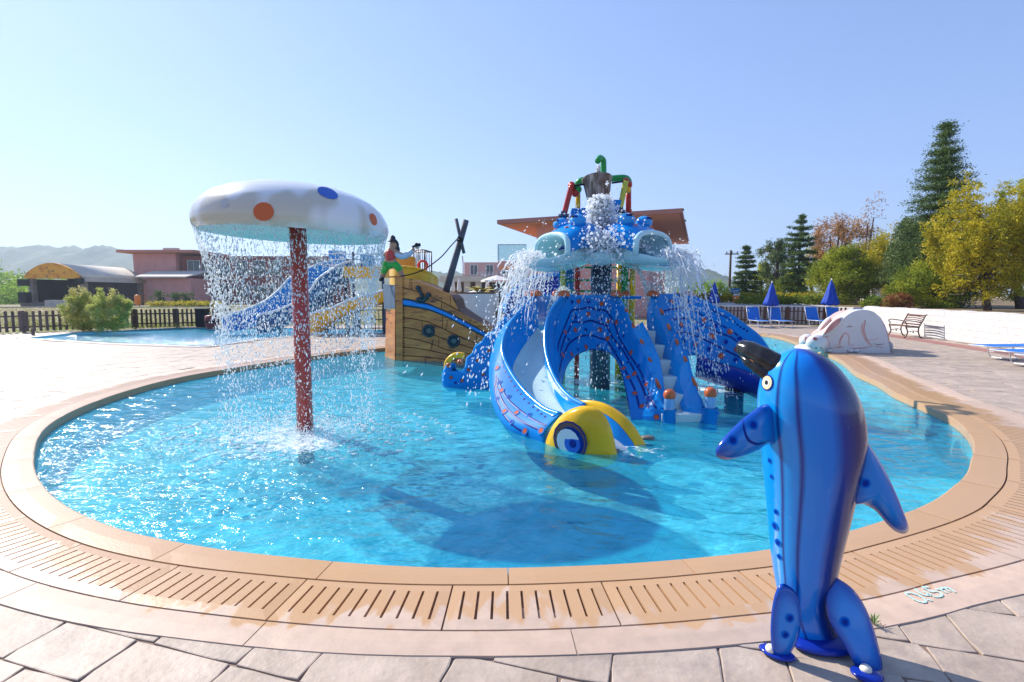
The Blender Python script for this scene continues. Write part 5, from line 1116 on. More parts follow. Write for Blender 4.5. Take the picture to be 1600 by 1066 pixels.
for a in (-152, -48, 132, 28):
    d = az_(a); o_ = cc+d*1.45+np.array([0, 0, 2.22]); sx = np.array([-d[1], d[0], 0])
    for q in (-.25, -.1, .1, .25): S_.append(fountain(o_+sx*q, d*rng.uniform(.5, 1.0)+np.array([0, 0, .5]), (.34, .34, .6), (560 if a < 0 else 330), .8, sp=.03, clump=.8, size=(.004, .013)))
    C = o_+sx*rng.uniform(-.32, .32, (220, 1))+d*rng.normal(.0, .08, (220, 1))+rng.normal(0, .05, (220, 3)); o = froth('lip_foam', C, rng.uniform(.008, .026, 220)); tag(o, kind='stuff')
S_.append(fountain(cc+np.array([.45, -.1, 2.15]), (1.0, -.1, .3), (.05, .05, .06), 1500, .72, sp=.02, clump=.9, size=(.006, .014)))
S_.append(fountain(cc+np.array([-.5, -.1, 1.5]), (-.9, -.1, 2.0), (.05, .05, .1), 700, .7, sp=.02, clump=.9, size=(.005, .012)))
n = 3000; S_.append((np.stack([rng.uniform(.4, 3.3, n), rng.uniform(8.4, 10.6, n), rng.uniform(0, 2.4, n)], 1), rng.uniform(.003, .008, n), np.tile([0, 0, -3.], (n, 1))))
p_, s_, v_ = join(S_); o = drops('flying_drops', p_, s_, v_, np.clip(np.linalg.norm(v_, axis=1)*.5, 1, 3)); tag(o, kind='stuff')
n = 260; S2 = fountain(at(934, 258, BY+.1)+Vector((0, 0, -.02)), (0, 0, -1.5), (.02, .02, .3), n, .14, sp=.015, size=(.008, .018)); o = drops('spout_water', *S2[:2], S2[2], 2.5); tag(o, kind='stuff')
# thin webs of water: short bent strands
mb = MB()
for a in (-152, -48, 132, 28, -152, -48):
    d = Vector(az_(a)); sx = Vector((-d.y, d.x, 0))
    for k in range(46):
        p0 = Vector(cc)+d*1.47+Vector((0, 0, 2.18))+sx*rnd.uniform(-.34, .34); v0_ = d*rnd.uniform(.2, 1.3)+sx*rnd.gauss(0, .35)+Vector((0, 0, rnd.uniform(-.2, 1.6))); t0 = rnd.uniform(0, .4); t1 = t0+rnd.uniform(.08, .22)
        pts = [p0+v0_*tt-Vector((0, 0, 4.9*tt*tt))+Vector((rnd.gauss(0, .012), rnd.gauss(0, .012), rnd.gauss(0, .012))) for tt in np.linspace(t0, t1, 6)]; mb.tube(pts, [rnd.uniform(.003, .011) for _ in pts], 4, True)
o = mb.build('water_strands', dropM, None, True); tag(o, kind='stuff')
# =================================================================== wooden ship
Sh = empty('pirate_ship', 'wooden pirate ship bow with blue stripe, anchor and two portholes at the pool edge', 'play ship', (at(680, 560, 12.8).x, 12.8, 0))
def YS(px): return 13.1-.0035*(px-620)
def Sp(px, py, dy=0): return at(px, py, YS(px)+dy)
plankM = pm('painted_planks', (.68, .265, .055), .55, (.48, .145, .035), 1.6, 6, stretch=(1.2, 1, 6), bump=.05, bscale=6, objrand=.16, coat=.2, dirt=(.12, .03, .02), dscale=1.5, dlo=.55, dhi=.66)
hullM = pm('dark_hull_seams', (.11, .045, .02), .7)
# core of the hull
top = [(619,436),(640,436),(660,443),(685,453),(704,461),(711,468),(715,483),(735,497),(760,512),(790,528),(800,545)]
bot = [(619,572),(800,572)]
back = 2.2
V = []; F = []
tp = [Sp(*p, .03) for p in top]; bt = [Sp(p[0], 574, .03) for p in top]; n = len(top)
V = tp+bt+[p+Vector((0, back, 0)) for p in tp]+[p+Vector((0, back, 0)) for p in bt]
for i in range(n-1): F += [(i, i+1, i+1+n, i+n), (i+2*n, i+3*n, i+1+3*n, i+1+2*n), (i, i+2*n, i+1+2*n, i+1)]
F += [(0, n, 3*n, 2*n), (n-1, 3*n-1, 4*n-1, 2*n-1)]
mesh('hull_core', V, F, hullM, Sh)
def curve_y(C, x): return float(np.interp(x, [c[0] for c in C], [c[1] for c in C]))
Ltop = [(619,434),(640,434),(660,441),(685,451),(704,459),(711,466),(715,481),(735,495),(760,510),(800,531)]
L1 = [(619,447),(640,452),(670,462),(700,476),(730,493),(770,514),(800,532)]
L2 = [(619,465),(640,468),(670,475),(700,488),(730,504),(770,526),(800,541)]     # above stripe
L3 = [(619,477),(645,480),(670,484),(700,496),(730,512),(765,530),(800,548)]     # below stripe
L4 = [(619,495),(645,498),(670,503),(706,520),(745,537),(800,553)]
L5 = [(619,510),(645,513),(670,520),(700,532),(745,546),(800,557)]
L6 = [(619,526),(645,529),(670,535),(700,547),(745,555),(800,562)]
L7 = [(619,542),(645,543),(670,547),(700,554),(745,562),(800,567)]
L8 = [(619,556),(645,556),(670,558),(700,562),(745,567),(800,571)]
L9 = [(619,570),(800,575)]
def plank(A, Bc, x0, x1, gap=.7, th=.045):
    xs = np.linspace(x0+gap*.6, x1-gap*.6, max(3, int((x1-x0)/12)+2)); fr = []; 
    for x in xs: fr.append((Sp(x, curve_y(A, x)+gap), Sp(x, curve_y(Bc, x)-gap)))
    fr = [(a, b) for a, b in fr if a.z-b.z > .015]
    if len(fr) < 2: return
    V = []; F = []
    for a, b in fr: V += [a+Vector((0, -th, 0)), b+Vector((0, -th, 0)), a+Vector((0, .03, 0)), b+Vector((0, .03, 0))]
    for i in range(len(fr)-1):
        k = 4*i; F += [(k, k+1, k+5, k+4), (k, k+4, k+6, k+2), (k+1, k+3, k+7, k+5)]
    F += [(0, 2, 3, 1), (len(V)-4, len(V)-3, len(V)-1, len(V)-2)]
    mesh('plank', V, F, plankM, Sh)
for A, Bc, cuts in ((Ltop, L1, (629,641,704,760)), (L1, L2, (629,690,735,800)), (L3, L4, (629,692,745,800)), (L4, L5, (629,660,715,800)), (L5, L6, (629,686,740,800)), (L6, L7, (629,674,725,800)), (L7, L8, (629,700,800)), (L8, L9, (629,665,730,800))):
    for a, b in zip(cuts, cuts[1:]): plank(A, Bc, a, b)
# stem post, fore face
V = [Sp(617, 430, -.09), Sp(629, 433, -.09), Sp(629, 574, -.09), Sp(619, 574, -.09)]
mesh('stem_post', V+[p+Vector((0, .3, 0)) for p in V], [(0, 3, 2, 1), (0, 1, 5, 4), (1, 2, 6, 5), (2, 3, 7, 6), (3, 0, 4, 7)], plankM, Sh)
for k in range(4):
    y0, y1 = 484+k*22.5, 484+(k+1)*22.5-.8; a0, a1 = at(603-k*.5, y0, 13.9), at(603-k*.5, y1, 13.9)
    V = [Sp(617, y0-(2 if k else 0), -.05), a0, a1, Sp(617, y1, -.05)]; mesh('plank', V+[p+Vector((.05, .08, 0)) for p in V], [(0, 1, 2, 3), (4, 7, 6, 5), (0, 4, 5, 1), (1, 5, 6, 2), (2, 6, 7, 3), (3, 7, 4, 0)], plankM, Sh)
V = [Sp(617, 446, -.06), at(598, 444, 14.1), at(600, 483, 13.9), Sp(617, 483, -.06)]; mesh('bow_panel', V+[p+Vector((.05, .08, 0)) for p in V], [(0, 1, 2, 3), (4, 7, 6, 5), (0, 4, 5, 1), (1, 5, 6, 2), (2, 6, 7, 3), (3, 7, 4, 0)], pm('dark_blue_grey_paint', (.05, .09, .15), .5, (.08, .14, .2), 3), Sh)
# blue stripe with dark edging
mid = [Sp(x, (curve_y(L2, x)+curve_y(L3, x))/2, -.03) for x in np.linspace(626, 800, 26)]
rw = [(curve_y(L3, x)-curve_y(L2, x))/2/800*13 for x in np.linspace(626, 800, 26)]
V = []; F = []
for p, r_ in zip(mid, rw): r_ = r_*.78; V += [p+Vector((0, .02, r_)), p+Vector((0, -.035, r_*.8)), p+Vector((0, -.05, 0)), p+Vector((0, -.035, -r_*.8)), p+Vector((0, .02, -r_))]
for i in range(25):
    for k in range(4): F.append((i*5+k, i*5+k+1, i*5+k+6, i*5+k+5))
F += [(0, 4, 3, 2, 1), (125, 126, 127, 128, 129)]
mesh('blue_stripe', V, F, gloss('stripe_blue', (.01, .25, .72), .3), Sh, True)
edge = pm('dark_teal_paint', (.012, .04, .05), .4)
for s_ in (-1, 1): MB().tube([p+Vector((0, -.01, s_*r_*.92)) for p, r_ in zip(mid, rw)], .022, 6).build('stripe_edging', edge, Sh, True)
for px, py in ((670, 517), (709, 533)):
    c = Sp(px, py, -.05); r_ = 10/800*13
    def ring(rr, tube, m, nm, dy=0): MB().tube([c+Vector((math.cos(a)*rr, dy, math.sin(a)*rr)) for a in np.linspace(0, 2*math.pi, 25)], tube, 8, False).build(nm, m, P0, True)
    P0 = MB().add([c+Vector((math.cos(a)*r_*.62, -.01, math.sin(a)*r_*.62)) for a in np.linspace(0, 2*math.pi, 20, endpoint=False)]+[c+Vector((math.cos(a)*r_*.62, .08, math.sin(a)*r_*.62)) for a in np.linspace(0, 2*math.pi, 20, endpoint=False)], [tuple(range(20))[::-1]]+[(i, (i+1) % 20, (i+1) % 20+20, i+20) for i in range(20)]).build('porthole', pm('porthole_glass', (.05, .12, .12), .15), Sh)
    ring(r_*.82, .032, edge, 'porthole_ring', -.02); ring(r_*.52, .018, edge, 'inner_ring', -.02)
    for k in range(8): a = k*math.pi/4; MB().ball(c+Vector((math.cos(a)*r_*.82, -.05, math.sin(a)*r_*.82)), .012, 6, 4).build('bolt', edge, P0)
anc = MB(); q = lambda x, y: Sp(x, y, -.08)
anc.tube([q(654, 452), q(662, 467)], .045, 8); anc.tube([q(651, 448), q(654, 452)], [.03, .045], 8)
anc.tube(cat([q(652, 469), q(655, 467), q(660, 470), q(664, 468), q(667, 464), q(670, 460)], 20), [.05]*8+[.045]*12, 8)
anc.tube([q(667, 459), q(673, 461)], [.05, .03], 6); anc.tube([q(651, 470), q(657, 473)], [.05, .03], 6); anc.ball(q(653, 450), .065, 10, 7)
anc.build('anchor', edge, Sh, True)
for (x0, y0, x1, y1) in ((629, 480, 629, 556), (641, 437, 641, 451), (697, 502, 695, 514), (674, 532, 673, 542)):
    for k in range(int(abs(y1-y0)/5)+2): u = k/(int(abs(y1-y0)/5)+1); MB().ball(Sp(x0+(x1-x0)*u+2, y0+(y1-y0)*u, -.055), .016, 6, 4).build('nail', darkM, Sh)
mastM = pm('grey_mast_wood', (.10, .10, .115), .7, (.07, .07, .08), 8)
MB().tube([at(690, 480, 13.4), at(728.5, 344, 13.4)], [.10, .075], 10).build('mast', mastM, Sh, True)
MB().tube([at(712.5, 342, 13.3), at(725, 396, 13.3)], [.045, .04], 8).build('cross_spar', mastM, Sh, True)
MB().tube(cat(P((715,371,13.25),(721,373,13.25),(722,377,13.25),(714,376,13.25)), 12), .03, 6).build('rope_lashing', darkM, Sh, True)
MB().tube(cat(P((716,372,13.3),(704,385,13.3),(690,401,13.25),(668,418,13.2),(648,427,13.1),(625,432,13.05),(608,433,13.05)), 30), .016, 6).build('rope', darkM, Sh, True)

# pirate figure standing on the bow
def skin(name, chain, edges, radii, m, parent, sub=2):
    me = bpy.data.meshes.new(name); me.from_pydata([tuple(p) for p in chain], edges, []); o = link(name, me, m, parent)
    md = o.modifiers.new('skin', 'SKIN'); md.use_smooth_shade = True; me.skin_vertices.new() if not me.skin_vertices else None
    sv = me.skin_vertices[0].data
    for i, r_ in enumerate(radii): sv[i].radius = (r_, r_) if not hasattr(r_, '__len__') else r_; sv[i].use_root = (i == 0)
    ss = o.modifiers.new('sub', 'SUBSURF'); ss.levels = sub; ss.render_levels = sub; return o
PF = empty('pirate_figure', 'fibreglass pirate figure in red vest and green trousers on the bow, arm stretched out', 'statue', tuple(at(620, 440, 13.3)))
YP = 13.4; q = lambda x, y, Y=YP: at(x, y, Y)
k = lambda v: v/800*13.4
skinM = pm('painted_skin', (.45, .25, .15), .5)
body = skin('body', [q(611, 409), q(610, 399), q(612, 391), q(613, 385), q(613.5, 380), q(619, 395), q(630, 400), q(640, 395), q(648, 388), q(603, 397), q(599, 405, 13.5), q(596, 414, 13.5), q(616, 412), q(623, 419), q(628, 430), q(630, 437, 13.25), q(604, 414), q(600, 424, 13.5), q(598, 434, 13.6)],
    [(0,1),(1,2),(2,3),(3,4),(2,5),(5,6),(6,7),(7,8),(2,9),(9,10),(10,11),(0,12),(12,13),(13,14),(14,15),(0,16),(16,17),(17,18)],
    [k(6.3), k(7), k(5.5), k(3), k(5.5), k(4.2), k(4), k(3.6), k(2.6), k(4.2), k(3.4), k(2.8), k(6.2), k(5.6), k(3.8), k(3.2), k(6), k(5), k(3.6)], skinM, PF)
skin('vest', [q(611.5, 410), q(610, 402), q(611, 394), q(612.5, 390)], [(0,1),(1,2),(2,3)], [k(8.2), k(9.2), k(8.4), k(5.5)], gloss('vest_red', (.62, .06, .05), .4), PF)
skin('sleeve', [q(616, 394), q(621, 399), q(630, 402), q(640, 396.5), q(646, 390.5)], [(0,1),(1,2),(2,3),(3,4)], [k(4.6), k(5.6), k(5.6), k(5), k(3.2)], gloss('sleeve_pale_blue', (.55, .66, .78), .4), PF)
skin('sleeve', [q(604, 396), q(600, 404, 13.5), q(597, 411, 13.5)], [(0,1),(1,2)], [k(4.6), k(4.6), k(3.8)], gloss('sleeve_pale_blue', (.55, .66, .78), .4), PF)
skin('trousers', [q(610, 412), q(617, 413), q(623, 419), q(627, 426), q(604, 415), q(600, 423, 13.5), q(598.5, 428, 13.55)], [(0,1),(1,2),(2,3),(0,4),(4,5),(5,6)], [k(6.8), k(6.8), k(6.4), k(4.8), k(6.4), k(6), k(4.6)], gloss('trousers_green', (.02, .42, .05), .35), PF)
skin('boot', [q(627, 427), q(629, 434), q(630, 438, 13.3), q(633, 439, 13.1)], [(0,1),(1,2),(2,3)], [k(4.4), k(3.8), k(3.6), k(2.6)], darkM, PF); skin('boot', [q(598, 428, 13.55), q(597, 435, 13.6), q(594, 438, 13.4)], [(0,1),(1,2)], [k(4.4), k(3.8), k(2.8)], darkM, PF)
skin('belt', [q(606, 409.5), q(611, 410.5), q(616, 411)], [(0,1),(1,2)], [k(3.4), k(4.4), k(3.6)], darkM, PF)
hd = MB(); hd.ball(q(614, 383.5), (k(5.6), k(5.6), k(6.6)), 14, 10); hd = hd.build('head', skinM, PF, True)
h2 = MB(); h2.ball(q(616.5, 382.5, 13.5), (k(7), k(6.5), k(8)), 14, 10, Matrix.Rotation(R(-15), 3, 'Y')); h2.ball(q(621, 390, 13.5), (k(4), k(4), k(6)), 10, 8); h2.build('hair', pm('black_hair', (.02, .025, .035), .6), PF, True)
h3 = MB(); h3.lathe(tuple(q(613.5, 377)), [(k(8), -.01), (k(7), .02), (k(5), .05), (k(4), .12), (0, .16)], 16); h3.build('hat', pm('black_hair', (.02, .025, .035), .6), PF, True)
MB().ball(q(610.5, 384, 13.2), (k(1.4), k(1.4), k(1.2)), 8, 6).build('nose', skinM, hd, True)
hand = MB(); hand.ball(q(651, 386.5), (k(2.8), k(2.2), k(2.4)), 10, 8)
for a, b in (((651, 385), (655, 382)), ((652, 386), (656, 384.5)), ((652, 387), (656, 387)), ((651, 388), (655, 389))): hand.tube([q(*a), q(*b)], [.016, .011], 6)
hand.tube([q(650, 385), q(649, 381.5)], [.017, .012], 6); hand.build('hand', pm('pale_hand', (.5, .5, .42), .5), PF, True)
spy = MB(); spy.tube([q(645, 386, 13.3), q(650, 383.5, 13.25), q(656, 382.5, 13.2)], [.035, .03, .045], 8); spy.ball(q(651, 382.5, 13.25), .05, 8, 6); spy.build('spyglass', darkM, PF, True)

# yellow tower behind the ship with railing and lifebuoy
YT = 15.2
Tw = empty('yellow_slide_tower', 'yellow curved slide tower standing behind the wooden ship', 'slide tower', (at(650, 430, YT).x, YT, 0))
T_ = P((609,419,YT+.3),(620,417,YT-.1),(645,419,YT-.2),(668,426,YT),(680,433,YT+.5),(684,438,YT+1.2)); Bt = [Vector((p.x, p.y, .3)) for p in T_]
loft('tower_wall', [T_, Bt], 30, yellowP, Tw, 2, .05); MB().tube(cat(T_, 30), .045, 8).build('tower_rim', yellowP, Tw, True)
T_ = P((612,404,YT+1),(630,402,YT+.9),(641,401,YT+.9),(645,404,YT+1.1)); loft('tower_wall', [T_, [p+Vector((0, 0, -.6)) for p in T_]], 12, gloss('amber_fibreglass', (.80, .33, .01), .3), Tw, 1, .2)
Ra = empty('metal_railing', 'dark metal cage railing on top of the yellow slide tower', 'railing', tuple(at(660, 425, YT+.6)))
pts = [(646,394,YT+1.3),(653,390,YT+.5),(663,391,YT+.3),(674,394,YT+.9)]
gm = pm('dark_rail_metal', (.12, .10, .10), .45, metal=.5)
for a, b in zip(pts, pts[1:]+pts[:1]):
    MB().tube([at(*a), at(*b)], .022, 6).build('rail', gm, Ra, True)
    A_ = at(*a); B_ = at(*b); MB().tube([A_-Vector((0, 0, .68)), B_-Vector((0, 0, .68))], .02, 6).build('rail', gm, Ra, True)
    for u in (0, .33, .66): p = A_.lerp(B_, u); MB().tube([p, p-Vector((0, 0, .72))], .022 if u == 0 else .012, 6).build('baluster', gm, Ra, True)
c = at(660.5, 415, YT+.15); lbm = gloss('lifebuoy_red', (.72, .06, .02), .4)
o = MB().tube([c+Vector((math.cos(a)*.135, 0, math.sin(a)*.135)) for a in np.linspace(0, 2*math.pi, 25)], .035, 8, False).build('lifebuoy', lbm, None, True); tag(o, 'red lifebuoy hanging on the cage railing above the ship', 'lifebuoy')

# =================================================================== slides of the far pool
def wslide(name, label, up, lo, m, width, legs=(), supports=True):
    t = empty(name, label, 'water slide', (at(*up[-1]).x, up[-1][2], -.5)); U = P(*up); Lw = P(*lo); W_ = Vector((width*.3, width, 0))
    loft('slide_wall', [U, Lw], 40, m, t, 2, .05); MB().tube(cat(U, 40), .05, 8).build('slide_rim', pm('pale_rim', (.6, .68, .75), .4), t, True)
    U2 = [p+W_ for p in U]; L2_ = [p+W_*.85 for p in Lw]; loft('slide_wall', [U2, L2_], 40, m, t, 2, .05); MB().tube(cat(U2, 40), .05, 8).build('slide_rim', pm('pale_rim', (.6, .68, .75), .4), t, True)
    loft('slide_bed', [Lw, L2_], 40, m, t, 2, .04)
    for u in legs: p = cat(Lw, 21)[int(u*20)]; MB().tube([(p[0]+W_.x/2, p[1]+W_.y/2, p[2]-.02), (p[0]+W_.x/2, p[1]+W_.y/2, -.3)], .08, 8).build('slide_leg', columnP, t, True)
    return t
wslide('blue_water_slide', 'long wavy blue water slide ending in the far pool, seen left of the red pole', [(520,408,24),(500,412,23.8),(483,419,23.6),(455,433,23.3),(436,453,22.9),(415,470,22.5),(389,482,22),(368,489,21.4),(346,496,20.6)], [(520,428,24),(503,433,23.8),(487,443,23.6),(460,464,23.3),(440,484,22.9),(420,495,22.5),(394,506,22),(372,513,21.4),(350,518,20.6)], blueIn, 1.0, (.1, .35, .6))
wslide('teal_blue_water_slide', 'darker blue water slide with pale rim directly behind the red pole', [(550,408,22.4),(530,414,22.2),(512,425,22),(495,438,21.7),(484,455,21.4),(457,475,21),(427,487,20.6),(406,492,20.2),(401,498,20.0)], [(552,428,22.4),(534,436,22.2),(516,448,22),(500,462,21.7),(488,478,21.4),(462,494,21),(432,508,20.6),(410,518,20.2),(402,521,20.0)], gloss('teal_blue_fibreglass', (.015, .12, .30), .3), .9, (.15, .4, .65))
wslide('yellow_water_slide', 'yellow water slide running down beside the ship into the far pool', [(606,452,20.5),(580,460,20.5),(555,466,20.4),(535,474,20.2),(515,483,20),(498,487,19.8),(484,492,19.6)], [(606,468,20.5),(582,476,20.5),(558,482,20.4),(538,490,20.2),(518,500,20),(500,510,19.8),(485,521,19.6)], yellowP, .8, (.1, .4))
for i, (px, w) in enumerate(((527.5, 21), (574, 17))):
    Y = 24.6; c = at(px, 400, Y); m = mesh('slide_top_box', *(lambda b: (b.v, b.f))(MB().box((c.x, Y, 3.1-.2*i), (w/800*Y, .6, 1.1))), blueIn); tag(m, ['blue square entry gate of the long wavy slide', 'smaller blue entry gate above the yellow platform'][i], 'slide gate')
Pt = empty('slide_platform', 'yellow platform with dark posts and rails behind the mushroom curtain', 'platform', (at(575, 450, 22).x, 22.5, 0))
MB().box((at(575, 410, 22.5).x, 22.5, 2.55), (1.7, 1.4, .45)).build('platform_deck', yellowP, Pt)
for px in (552, 598):
    for Y in (21.9, 23.1): p = at(px, 420, Y); MB().tube([(p.x, Y, -.1), (p.x, Y, 3.4)], .06, 8).build('post', columnP, Pt, True)
for z in (2.9, 3.15, 3.4): MB().tube([at(500, 400, 23.2).xy.to_3d()+Vector((0, 0, z)), at(600, 400, 23.2).xy.to_3d()+Vector((0, 0, z))], .02, 6).build('rail', gm, Pt, True)
Rf = empty('dark_pool_railing', 'low dark railing between the far pool and the ship behind the mushroom curtain', 'railing', (at(560, 500, 21.5).x, 21.5, 0))
a = gr(505, 519); b = gr(598, 517)
for z in (.12, .5, .92): MB().tube([Vector((a.x, a.y, z)), Vector((b.x, b.y, z))], .025, 6).build('rail', gm, Rf, True)
for k in range(17): p = a.lerp(b, k/16); MB().tube([Vector((p.x, p.y, 0)), Vector((p.x, p.y, .92))], .018, 6).build('baluster', gm, Rf, True)
p = gr(318, 512); bt_ = empty('litter_bin', 'black square bin at the end of the dark picket fence', 'bin', (p.x, p.y, 0))
MB().box((p.x, p.y, .45), (.46, .46, .86)).build('bin_body', darkM, bt_, bevel=.03); MB().box((p.x, p.y, .91), (.52, .52, .05)).build('lid', pm('black_lid', (.03, .03, .035), .4), bt_)
p = gr(332, 514); bt_ = empty('barrel', 'dark red barrel standing right beside the black bin', 'barrel', (p.x, p.y, 0)); mb = MB(); mb.lathe((p.x, p.y, 0), [(.24, 0), (.3, .2), (.31, .4), (.28, .62), (.0, .64)], 16); mb.build('barrel_body', pm('dark_red_barrel', (.20, .02, .02), .4), bt_, True)
mb = MB(); mb.lathe((p.x, p.y, 0), [(.315, .3), (.325, .32), (.325, .36), (.315, .38)], 16); mb.build('hoop', darkM, bt_, True)
p = gr(52, 524); o = MB().tube([(p.x, p.y, 0), (p.x, p.y, .28)], .055, 8).build('bollard', greyFence, None); tag(o, 'short grey wooden stub in front of the far left picket fence', 'bollard')

# =================================================================== dolphin statue
YD = 2.24
prof = [(545,1240,1256),(548,1230,1268),(555,1217,1285),(566,1205,1300),(580,1197,1314),(600,1191,1329),(630,1188,1343),(665,1190,1351),(700,1195,1352),(740,1199,1346),(780,1203,1337),(820,1206,1328),(860,1209,1318),(890,1212,1311),(920,1216,1305),(950,1222,1305),(980,1231,1313),(1005,1240,1325),(1016,1246,1322)]
D_ = empty('dolphin_statue', 'glossy blue painted dolphin statue standing upright on its tail at the pool edge', 'statue', (at(1285, 1010, YD).x, YD, 0))
n = 48; V = []; UV = []; F = []
PR = cat([(a, b, c) for a, b, c in prof], 70)
for j, (y, l, r_) in enumerate(PR):
    A_ = at(l, y, YD); B_ = at(r_, y, YD); c = (A_+B_)/2; a = (B_.x-A_.x)/2*.945; bd = a*(.92 if y < 900 else .92-.4*min(1, (y-900)/110)); c = c+Vector((0, .03*math.sin((y-545)/470*math.pi), 0))
    for i in range(n): t_ = 2*math.pi*i/n; V.append((c.x+a*math.cos(t_), c.y+bd*math.sin(t_), c.z)); UV.append((i/n, j/69))
for j in range(69):
    for i in range(n): F.append((j*n+i, j*n+(i+1) % n, (j+1)*n+(i+1) % n, (j+1)*n+i))
F += [tuple(range(n))[::-1], tuple(69*n+i for i in range(n))]
dm = bpy.data.materials.new('dolphin_paint'); dm.use_nodes = True; N, L, b = nodes_of(dm)
uvn = N.new('ShaderNodeUVMap'); sp = N.new('ShaderNodeSeparateXYZ'); L.new(uvn.outputs[0], sp.inputs[0])
cx_ = N.new('ShaderNodeCombineXYZ'); L.new(sp.outputs[1], cx_.inputs[1]); nz = N.new('ShaderNodeTexNoise'); nz.inputs['Scale'].default_value = 2.2; nz.inputs['Detail'].default_value = 1; L.new(cx_.outputs[0], nz.inputs['Vector'])
ma = N.new('ShaderNodeMath'); ma.operation = 'MULTIPLY_ADD'; ma.inputs[1].default_value = .05; L.new(nz.outputs[0], ma.inputs[0]); 
ms = N.new('ShaderNodeMath'); ms.operation = 'SUBTRACT'; ms.inputs[1].default_value = .025; L.new(sp.outputs[0], ms.inputs[0]); L.new(ms.outputs[0], ma.inputs[2])
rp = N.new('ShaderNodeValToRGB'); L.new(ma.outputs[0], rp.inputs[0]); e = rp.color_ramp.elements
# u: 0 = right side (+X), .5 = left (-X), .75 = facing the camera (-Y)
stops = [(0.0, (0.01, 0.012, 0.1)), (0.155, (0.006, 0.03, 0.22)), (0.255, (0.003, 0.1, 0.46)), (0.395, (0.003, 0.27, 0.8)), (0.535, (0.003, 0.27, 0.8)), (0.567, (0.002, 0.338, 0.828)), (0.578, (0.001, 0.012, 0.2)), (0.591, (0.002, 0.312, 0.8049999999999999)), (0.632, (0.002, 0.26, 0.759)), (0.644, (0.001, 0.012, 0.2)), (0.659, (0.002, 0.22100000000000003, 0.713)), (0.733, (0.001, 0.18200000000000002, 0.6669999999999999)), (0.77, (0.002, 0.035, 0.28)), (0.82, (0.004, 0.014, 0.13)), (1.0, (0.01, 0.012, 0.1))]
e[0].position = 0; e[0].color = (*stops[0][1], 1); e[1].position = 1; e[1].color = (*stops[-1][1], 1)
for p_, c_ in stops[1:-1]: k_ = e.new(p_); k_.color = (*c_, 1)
# dark forehead and chips of wear
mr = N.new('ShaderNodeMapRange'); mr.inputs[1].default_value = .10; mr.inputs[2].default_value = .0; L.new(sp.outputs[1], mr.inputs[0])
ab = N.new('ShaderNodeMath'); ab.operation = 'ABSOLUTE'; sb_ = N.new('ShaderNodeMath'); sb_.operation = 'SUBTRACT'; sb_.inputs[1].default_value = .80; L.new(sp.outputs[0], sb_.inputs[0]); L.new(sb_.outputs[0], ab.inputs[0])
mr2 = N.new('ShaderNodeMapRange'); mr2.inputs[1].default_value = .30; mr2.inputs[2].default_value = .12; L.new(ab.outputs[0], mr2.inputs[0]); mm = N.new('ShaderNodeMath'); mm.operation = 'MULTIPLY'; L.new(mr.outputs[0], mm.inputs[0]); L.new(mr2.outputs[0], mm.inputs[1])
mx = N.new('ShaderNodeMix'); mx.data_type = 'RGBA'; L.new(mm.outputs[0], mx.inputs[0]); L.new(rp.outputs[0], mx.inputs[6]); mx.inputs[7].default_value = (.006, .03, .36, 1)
tc = N.new('ShaderNodeTexCoord'); wn_ = N.new('ShaderNodeTexNoise'); wn_.inputs['Scale'].default_value = 38; wn_.inputs['Detail'].default_value = 8; L.new(tc.outputs['Object'], wn_.inputs['Vector'])
wr = N.new('ShaderNodeMapRange'); wr.inputs[1].default_value = .70; wr.inputs[2].default_value = .78; wr.inputs[4].default_value = .45; L.new(wn_.outputs[0], wr.inputs[0])
mx2 = N.new('ShaderNodeMix'); mx2.data_type = 'RGBA'; L.new(wr.outputs[0], mx2.inputs[0]); L.new(mx.outputs[2], mx2.inputs[6]); mx2.inputs[7].default_value = (.18, .30, .5, 1); L.new(mx2.outputs[2], b.inputs['Base Color'])
b.inputs['Roughness'].default_value = .22; b.inputs['Specular IOR Level'].default_value = .35; b.inputs['Coat Weight'].default_value = .45; b.inputs['Coat Roughness'].default_value = .07
w2 = N.new('ShaderNodeTexNoise'); w2.inputs['Scale'].default_value = 14; L.new(tc.outputs['Object'], w2.inputs['Vector']); bp = N.new('ShaderNodeBump'); bp.inputs['Distance'].default_value = .0015; L.new(w2.outputs[0], bp.inputs['Height']); L.new(bp.outputs[0], b.inputs['Normal'])
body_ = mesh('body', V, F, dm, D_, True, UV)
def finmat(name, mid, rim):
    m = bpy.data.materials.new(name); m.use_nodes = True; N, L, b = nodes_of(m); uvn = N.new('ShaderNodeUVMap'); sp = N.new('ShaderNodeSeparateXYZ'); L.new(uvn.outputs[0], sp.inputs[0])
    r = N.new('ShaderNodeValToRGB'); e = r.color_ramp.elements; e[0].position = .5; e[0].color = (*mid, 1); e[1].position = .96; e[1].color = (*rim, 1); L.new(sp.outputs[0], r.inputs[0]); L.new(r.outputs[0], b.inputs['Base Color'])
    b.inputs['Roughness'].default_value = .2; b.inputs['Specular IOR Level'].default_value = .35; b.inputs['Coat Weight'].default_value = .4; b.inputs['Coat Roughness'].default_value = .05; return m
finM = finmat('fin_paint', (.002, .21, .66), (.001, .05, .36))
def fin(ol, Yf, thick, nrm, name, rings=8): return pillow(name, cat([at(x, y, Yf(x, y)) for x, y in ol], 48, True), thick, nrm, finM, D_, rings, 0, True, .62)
f1 = fin([(1212,640),(1196,632),(1180,640),(1160,655),(1140,674),(1124,692),(1118,706),(1122,715),(1140,719),(1165,713),(1185,704),(1200,694),(1216,690)], lambda x, y: YD-.02-.10*(1212-x)/90, .045, (.1, -1, .25), 'pectoral_fin')
